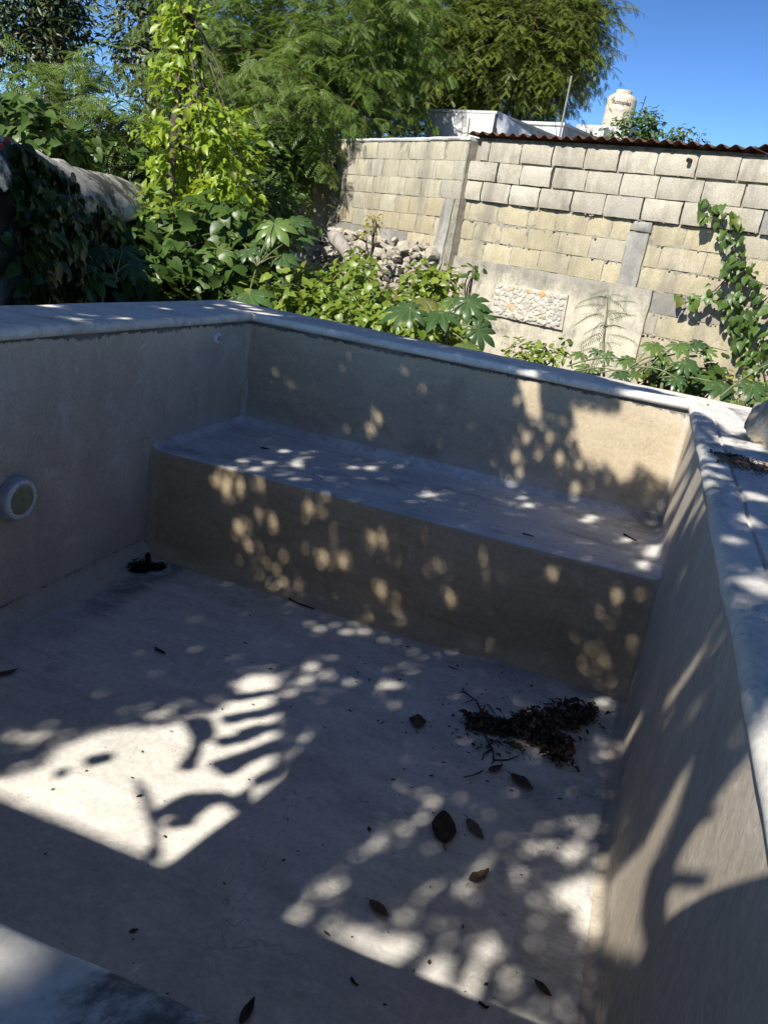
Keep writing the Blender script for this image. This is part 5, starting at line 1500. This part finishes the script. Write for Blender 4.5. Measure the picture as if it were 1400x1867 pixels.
LITC = [('F', 565, 1218, 17, 14), ('F', 557, 1240, 20, 13), ('F', 525, 1265, 18, 11), ('F', 510, 1207, 11, 9), ('F', 605, 1280, 24, 14), ('F', 655, 1297, 19, 16), ('F', 635, 1245, 13, 10), ('F', 700, 1250, 16, 12),
 ('F', 560, 1345, 20, 14), ('F', 602, 1327, 15, 11), ('F', 540, 1377, 17, 13), ('F', 630, 1152, 14, 9), ('F', 661, 1152, 14, 9), ('F', 580, 1147, 11, 8), ('F', 508, 1112, 10, 6), ('F', 700, 1287, 18, 10), ('F', 715, 1250, 10, 8), ('F', 735, 1216, 10, 7),
 ('F', 595, 1620, 22, 20), ('F', 540, 1667, 16, 14), ('F', 660, 1635, 12, 11), ('F', 688, 1538, 10, 6), ('F', 735, 1512, 16, 14), ('F', 762, 1492, 18, 15), ('F', 785, 1460, 15, 12), ('F', 885, 1520, 16, 14), ('F', 876, 1582, 19, 17), ('F', 770, 1627, 15, 13), ('F', 840, 1620, 18, 15),
 ('F', 735, 1672, 16, 13), ('F', 945, 1598, 12, 11), ('F', 976, 1647, 14, 13), ('F', 970, 1545, 17, 15), ('F', 998, 1545, 12, 11), ('F', 1076, 1495, 16, 12), ('F', 1045, 1497, 11, 9), ('F', 1040, 1553, 32, 25), ('F', 1062, 1522, 16, 13), ('F', 1097, 1570, 20, 18), ('F', 1095, 1280, 16, 10), ('F', 1104, 1375, 14, 10), ('F', 927, 1785, 20, 18),
 ('F', 20, 1342, 12, 9), ('F', 45, 1345, 12, 8), ('F', 75, 1343, 16, 12), ('F', 260, 1290, 10, 7), ('F', 280, 1303, 10, 7), ('F', 590, 1232, 9, 8), ('F', 640, 1075, 9, 6),
 ('B', 945, 730, 7, 11), ('B', 958, 800, 12, 16), ('B', 1000, 800, 12, 17), ('B', 1045, 795, 16, 18), ('B', 1020, 838, 12, 17), ('B', 938, 835, 16, 16), ('B', 1056, 848, 9, 13), ('B', 1050, 890, 16, 17), ('B', 1132, 865, 18, 20), ('B', 1200, 865, 13, 18), ('B', 1090, 845, 14, 16), ('B', 945, 862, 10, 10), ('B', 935, 885, 8, 8), ('B', 980, 832, 5, 10), ('B', 485, 610, 9, 13), ('B', 516, 682, 8, 11), ('B', 690, 764, 9, 12), ('B', 627, 655, 5, 8), ('B', 680, 785, 6, 9), ('B', 1075, 850, 9, 12), ('B', 1180, 820, 18, 18),
 ('T', 1187, 1008, 22, 14), ('T', 1170, 1030, 15, 9), ('T', 1073, 948, 19, 9), ('T', 1140, 985, 15, 7), ('T', 962, 922, 12, 7), ('T', 950, 907, 8, 6), ('T', 780, 903, 18, 7), ('T', 750, 925, 7, 5), ('T', 675, 853, 16, 6), ('T', 644, 853, 9, 5), ('T', 463, 855, 17, 6), ('T', 490, 843, 14, 5), ('T', 516, 823, 12, 5), ('T', 425, 813, 13, 5), ('T', 541, 845, 14, 8), ('T', 536, 873, 14, 5), ('T', 508, 866, 9, 5), ('T', 440, 840, 14, 5), ('T', 365, 828, 12, 5), ('T', 420, 852, 12, 5),
 ('N', 412, 888, 14, 26), ('N', 395, 878, 9, 18), ('N', 438, 885, 12, 20), ('N', 476, 886, 9, 16), ('N', 434, 963, 11, 16), ('N', 470, 937, 8, 13), ('N', 497, 952, 9, 14), ('N', 564, 926, 7, 14), ('N', 453, 995, 8, 10), ('N', 623, 1026, 12, 15), ('N', 577, 1075, 14, 15), ('N', 501, 1038, 7, 13), ('N', 820, 1090, 9, 11), ('N', 850, 1176, 15, 13), ('N', 1122, 1085, 12, 18), ('N', 1106, 1190, 12, 18), ('N', 699, 990, 8, 18), ('N', 695, 1078, 13, 16), ('N', 798, 1030, 4, 9), ('N', 1005, 1045, 12, 13), ('N', 680, 985, 3, 12)]
LITW = [((400, 556), .05), ((434, 550), .07), ((446, 557), .06), ((425, 563), .045), ((462, 563), .06), ((478, 571), .07), ((455, 568), .05), ((85, 556), .06), ((300, 562), .04), ((380, 561), .04), ((745, 617), .05), ((700, 1000), .0), ((1310, 870), .03), ((1330, 985), .03), ((1382, 1070), .06), ((500, 574), .05), ((1300, 850), .035), ((1375, 905), .06)]
SHADP = [('F', [(330, 1315), (380, 1310), (390, 1335), (366, 1350), (348, 1405), (322, 1402), (350, 1370), (352, 1345)]), ('F', [(285, 1492), (300, 1468), (340, 1448), (400, 1446), (442, 1460), (446, 1484), (432, 1482), (414, 1464), (382, 1464), (360, 1487), (310, 1484)]),
 ('F', [(378, 1393), (440, 1374), (500, 1350), (522, 1360), (452, 1390), (416, 1414), (394, 1407)]), ('F', [(268, 1557), (284, 1530), (291, 1560), (276, 1573)]), ('F', [(385, 1350), (440, 1340), (505, 1318), (505, 1326), (440, 1352), (395, 1362)]), ('F', [(400, 1308), (510, 1288), (512, 1296), (410, 1320)]), ('F', [(410, 1270), (500, 1258), (505, 1264), (420, 1280)]),
 ('F', [(440, 1302), (520, 1283), (522, 1292), (470, 1310)]), ('F', [(430, 1335), (470, 1322), (480, 1330), (440, 1345)]), ('F', [(455, 1425), (500, 1398), (510, 1404), (470, 1436)]), ('F', [(440, 1440), (452, 1440), (445, 1500), (436, 1500)]), ('F', [(300, 1500), (350, 1492), (356, 1502), (310, 1512)]),
 ('F', [(150, 1385), (200, 1372), (205, 1384), (160, 1398)]), ('F', [(95, 1405), (120, 1400), (118, 1416), (98, 1420)]),
 ('R', [(1184, 1760), (1176, 1700), (1172, 1650), (1190, 1600), (1222, 1535), (1255, 1450), (1268, 1400), (1285, 1400), (1268, 1450), (1240, 1530), (1216, 1600), (1205, 1660), (1206, 1765)]), ('R', [(1240, 1530), (1290, 1445), (1345, 1372), (1352, 1380), (1300, 1450), (1246, 1540)]), ('R', [(1206, 1598), (1286, 1600), (1284, 1616), (1206, 1618)]), ('R', [(1250, 1490), (1312, 1480), (1312, 1490), (1252, 1500)]),
 ('F', [(250, 1420), (275, 1470), (285, 1530), (278, 1530), (262, 1470), (244, 1425)])]
lit = np.zeros((NU, NV), bool)
litr = np.zeros((NU, NV), bool)
for s, pts in LITP: fill(litr if s == 'R' else lit, topoly(s, pts))
fill(litr, [(2.50, -3.45), (2.56, -3.22), (2.75, -3.0), (2.8, -3.5), (2.6, -3.7)])
LE = .021
hole = erode(lit, LE)
fill(hole, [(1.84, -4.09), (1.93, -4.045), (1.985, -4.005), (1.90, -4.0), (1.84, -4.03)])
fill(hole, [(1.90, -4.16), (1.94, -4.15), (1.95, -4.12), (1.91, -4.12)])
l0 = litr.copy()
for n_ in range(-2, 3):
    for m_ in range(-2, 3): litr &= np.roll(np.roll(l0, n_, 1), m_, 0)
hole |= litr
near = np.zeros((NU, NV), bool)
for s, pts in SHADP: fill(near, topoly(s, pts))
small = np.zeros((NU, NV), bool)
for s, x, y, rx, ry in LITC:
    c = uv(SURF[s](x, y)); ring = np.array(topoly(s, [(x+rx*math.cos(a), y+ry*math.sin(a)) for a in np.linspace(0, 6.283, 14)[:-1]]))
    d = ring-c; ln = np.linalg.norm(d, axis=1, keepdims=True); ring = c+d/ln*np.maximum(ln-.029, .012)*np.array([[random.uniform(.55, 1.35)] for _ in range(len(d))])
    fill(small, ring)
for (x, y), r_ in LITW:
    if r_ > 0:
        c = uv(SURF['C'](x, y)); fill(small, [c+max(r_-.022, .016)*np.array([math.cos(a), math.sin(a)]) for a in np.linspace(0, 6.283, 12)[:-1]])
hole |= small
region = np.zeros((NU, NV), bool)
fill(region, [(-1.3, -5.0), (3.3, -5.0), (3.3, .0), (3.2, .1), (2.7, .12), (2.25, .18), (1.75, .42), (1.0, .75), (.2, .85), (-.45, 1.05), (-1.2, 1.4), (-1.8, 1.2), (-1.8, .0)])
def samp(mask, U, Vv):
    i = np.clip(((U-G0u)/GS).astype(int), 0, NU-1); j = np.clip(((Vv-G0v)/GS).astype(int), 0, NV-1); return mask[i, j]
def canopy(n, size, zlo, zhi, want, avoid, tpl, jitter=.5):
    """leaves whose shadows fall inside «want» and clear of «avoid»"""
    ij = np.argwhere(want); ij = ij[rng.integers(0, len(ij), n)]; U = G0u+GS*(ij[:, 0]+rng.random(n)); Vv = G0v+GS*(ij[:, 1]+rng.random(n))
    Z = zlo+(zhi-zlo)*rng.random(n); sz = size*(.7+.6*rng.random(n))
    c = np.stack([U-SX*Z, Vv-Z, Z], 1)
    nm = unit(TOSUN+rng.normal(size=(n, 3))*jitter); ax = rng.normal(size=(n, 3))+np.array([0, 0, -.4]); ax = unit(ax-nm*np.sum(ax*nm, 1, keepdims=True))
    pos = c-ax*sz[:, None]*.5; x = np.cross(ax, nm); ok = np.ones(n, bool); w_ = tpl[0][:, 0].max()
    for fy in (0, .25, .5, .75, 1):
        for fx in (-1, 0, 1):
            wd = w_*math.sin(math.pi*min(.97, fy*.9+.05)); q = pos+sz[:, None]*(ax*fy+x*fx*wd); a = uv(q); ok &= ~samp(avoid, a[:, 0], a[:, 1])
    return pos[ok], ax[ok], nm[ok], sz[ok]
cover_ = np.zeros((NU, NV), bool)
def thin_out(Pk, tpl, need):
    """keep a leaf only where the ones before it leave sky: a crown one to two leaves deep"""
    pos, ax, nm, sz = Pk; w_ = tpl[0][:, 0].max(); keep = np.zeros(len(pos), bool)
    fy = np.linspace(.04, .96, 13); fx = np.linspace(-.95, .95, 7)
    FY, FX = np.meshgrid(fy, fx, indexing='ij'); FX = FX*np.interp(FY, [0, .28, .6, 1], [0, w_*.92, w_, 0]); FY = FY.ravel(); FX = FX.ravel()
    x = np.cross(ax, nm)
    for i in range(len(pos)):
        q = pos[i]+sz[i]*(FY[:, None]*ax[i]+FX[:, None]*x[i])
        ii = ((q[:, 0]+SX*q[:, 2]-G0u)/GS).astype(int).clip(0, NU-1); jj = ((q[:, 1]+q[:, 2]-G0v)/GS).astype(int).clip(0, NV-1)
        if cover_[ii, jj].mean() < need:
            keep[i] = True; cover_[ii, jj] = True
    return pos[keep], ax[keep], nm[keep], sz[keep]
P1 = thin_out(canopy(9000, .19, 2.9, 4.4, region, dilate(hole, .025), OV), OV, .62)
P2 = thin_out(canopy(80000, .08, 2.8, 3.5, region, dilate(hole, .006), OV, .4), OV, .9)
P3 = thin_out(canopy(40000, .045, 2.8, 3.3, region & ~cover_, hole, OV, .3), OV, .9)
P5 = thin_out(canopy(60000, .030, 2.8, 3.2, region & ~cover_ & ~hole, hole, OV, .3), OV, .95)
P6 = thin_out(canopy(60000, .020, 2.8, 3.1, region & ~cover_ & ~hole, hole, OV, .3), OV, .97)
print('canopy', len(P1[0]), len(P2[0]), len(P3[0]), len(P5[0]), (region & ~hole & ~cover_).sum()/max(1, region.sum()))
st_ = empty('shade_tree', (.95, -5.2, -.55), 'large leafy shade tree standing behind the near coping and dappling the pool', 'tree')
Pc = [np.concatenate([a[i] for a in (P1, P2, P3, P5, P6)]) for i in range(4)]
cloud_mesh('crown', OV, Pc[0], Pc[1], Pc[2], Pc[3], M['lf_shade'], st_)
# low sprays whose leaf shadows are crisper
near_m = near
P4 = canopy(9000, .05, 1.5, 1.9, near_m, ~dilate(near_m, .014), OVN, .4)
cloud_mesh('low_leaves', OVN, P4[0], P4[1], P4[2], P4[3], M['lf_shade'], st_)
tr_ = [np.array(q, float) for q in ((.96, -5.2, -.6), (.79, -5.2, .2), (.61, -5.2, 1.0), (.44, -5.22, 1.8), (.25, -5.35, 2.2), (.05, -5.6, 2.6), (-.15, -5.95, 3.0), (-.35, -6.3, 3.4), (-.5, -6.6, 3.7))]
tg = [Pc[0][i] for i in rng.permutation(len(Pc[0]))[:400]]
tg2 = []
def clear(a, b):
    q = np.array([a*(1-t)+b*t for t in np.linspace(0, 1, 30)]); w_ = uv(q); return not samp(dilate(hole, .05), w_[:, 0], w_[:, 1]).any()
mb = MB(); ts = sample(tr_, 30); mb.tube(ts, np.interp(np.linspace(0, 1, 30), [0, .1, .45, 1], [.24, .19, .165, .07]), 14, wob=.03)
cnt = 0
HD = dilate(hole, .06)
for g_ in tg:
    for q in (22, 25, 28, 19):
        a = ts[q]; qq = np.array([a*(1-t)+g_*t for t in np.linspace(0, 1, 40)]); w_ = uv(qq)
        if not samp(HD, w_[:, 0], w_[:, 1]).any():
            mb.tube([a, a*.5+g_*.5, g_], [.05, .035, .012], 6); cnt += 1; break
    if cnt > 45: break
mb.build('trunk', M['bark'], st_, smooth=True)

# ------------------------------------------------------------------ the person taking the picture (behind the camera; throws the rounded shadow at the lower right)
HX, HY = 2.02, -4.97
pe = empty('person', (HX, HY-.02, -.55), 'person in a straw hat and dark clothes photographing the pool from the near coping', 'person')
def skin_body(name, verts, edges, radii, mat, parent, root=0, sub=2):
    me = bpy.data.meshes.new(name); me.from_pydata([tuple(map(float, v)) for v in verts], edges, [])
    o = link(name, me, mat, parent)
    md = o.modifiers.new('skin', 'SKIN'); md.use_smooth_shade = True
    for v, r_ in zip(me.skin_vertices[0].data, radii): v.radius = r_ if isinstance(r_, tuple) else (r_, r_)
    me.skin_vertices[0].data[root].use_root = True
    s2 = o.modifiers.new('sub', 'SUBSURF'); s2.levels = sub; s2.render_levels = sub
    return o
gz = -.55; PX = 2.27
V = [(HX, HY-.02, gz+.93), (HX, HY-.02, gz+1.12), (HX, HY-.01, gz+1.34), (HX, HY, gz+1.47), (HX, HY+.01, gz+1.56), (HX, HY+.02, gz+1.66), (HX, HY+.02, gz+1.75)]
E_ = [(0, 1), (1, 2), (2, 3), (3, 4), (4, 5), (5, 6)]; Rr = [(.15, .11), (.135, .10), (.155, .105), (.07, .07), (.055, .055), (.085, .095), (.06, .07)]
for s in (-1, 1):
    b = len(V); V += [(HX+s*.10, HY-.02, gz+.86), (HX+s*.11, HY, gz+.48), (HX+s*.12, HY-.03, gz+.09), (HX+s*.13, HY+.10, gz+.035)]
    E_ += [(0, b), (b, b+1), (b+1, b+2), (b+2, b+3)]; Rr += [.085, .058, .042, .04]
    b = len(V); V += [(HX+s*.19, HY-.01, gz+1.40), (HX+s*.24, HY+.03, gz+1.14), (HX+s*.13+.12, HY+.29, gz+1.08), (PX+s*.075, HY+.40, gz+1.085), (PX+s*.06, HY+.455, gz+1.10)]
    E_ += [(2, b), (b, b+1), (b+1, b+2), (b+2, b+3), (b+3, b+4)]; Rr += [.055, .043, .034, .03, .022]
skin_body('body', V, E_, Rr, M['cloth'], pe)
for s in (-1, 1):                                   # fingers round the edges of the phone
    mb = MB()
    for q in range(4):
        z0 = gz+1.055+.018*q; x0 = PX+s*.062
        mb.tube([(x0, HY+.45, z0), (x0-s*.006, HY+.485, z0+.004), (x0-s*.018, HY+.502, z0+.006), (x0-s*.032, HY+.505, z0+.006)], [.009, .0085, .008, .006], 7)
    mb.tube([(PX+s*.06, HY+.44, gz+1.12), (PX+s*.045, HY+.455, gz+1.14), (PX+s*.025, HY+.462, gz+1.145)], [.010, .009, .007], 7)
    mb.build('fingers', M['litter'], pe, smooth=True)
mb = MB(); mb.lathe([(.24, -.01), (.235, .004), (.125, .02), (.105, .055), (.095, .10), (.06, .125), (.01, .13)], (HX+.01, HY+.02, gz+1.70), 32)
mb.build('hat', M['straw'], pe, angle=50)
mb = MB(); tl = -PITCH; Rp = np.array(Matrix.Rotation(tl, 3, 'X')); mb.box((PX, HY+.483, CAM[2]-.05), (.037, .004, .074), Rp)
ph = mb.build('phone', M['phone']); tag(ph, 'black phone held upright by the person in the straw hat', 'phone')
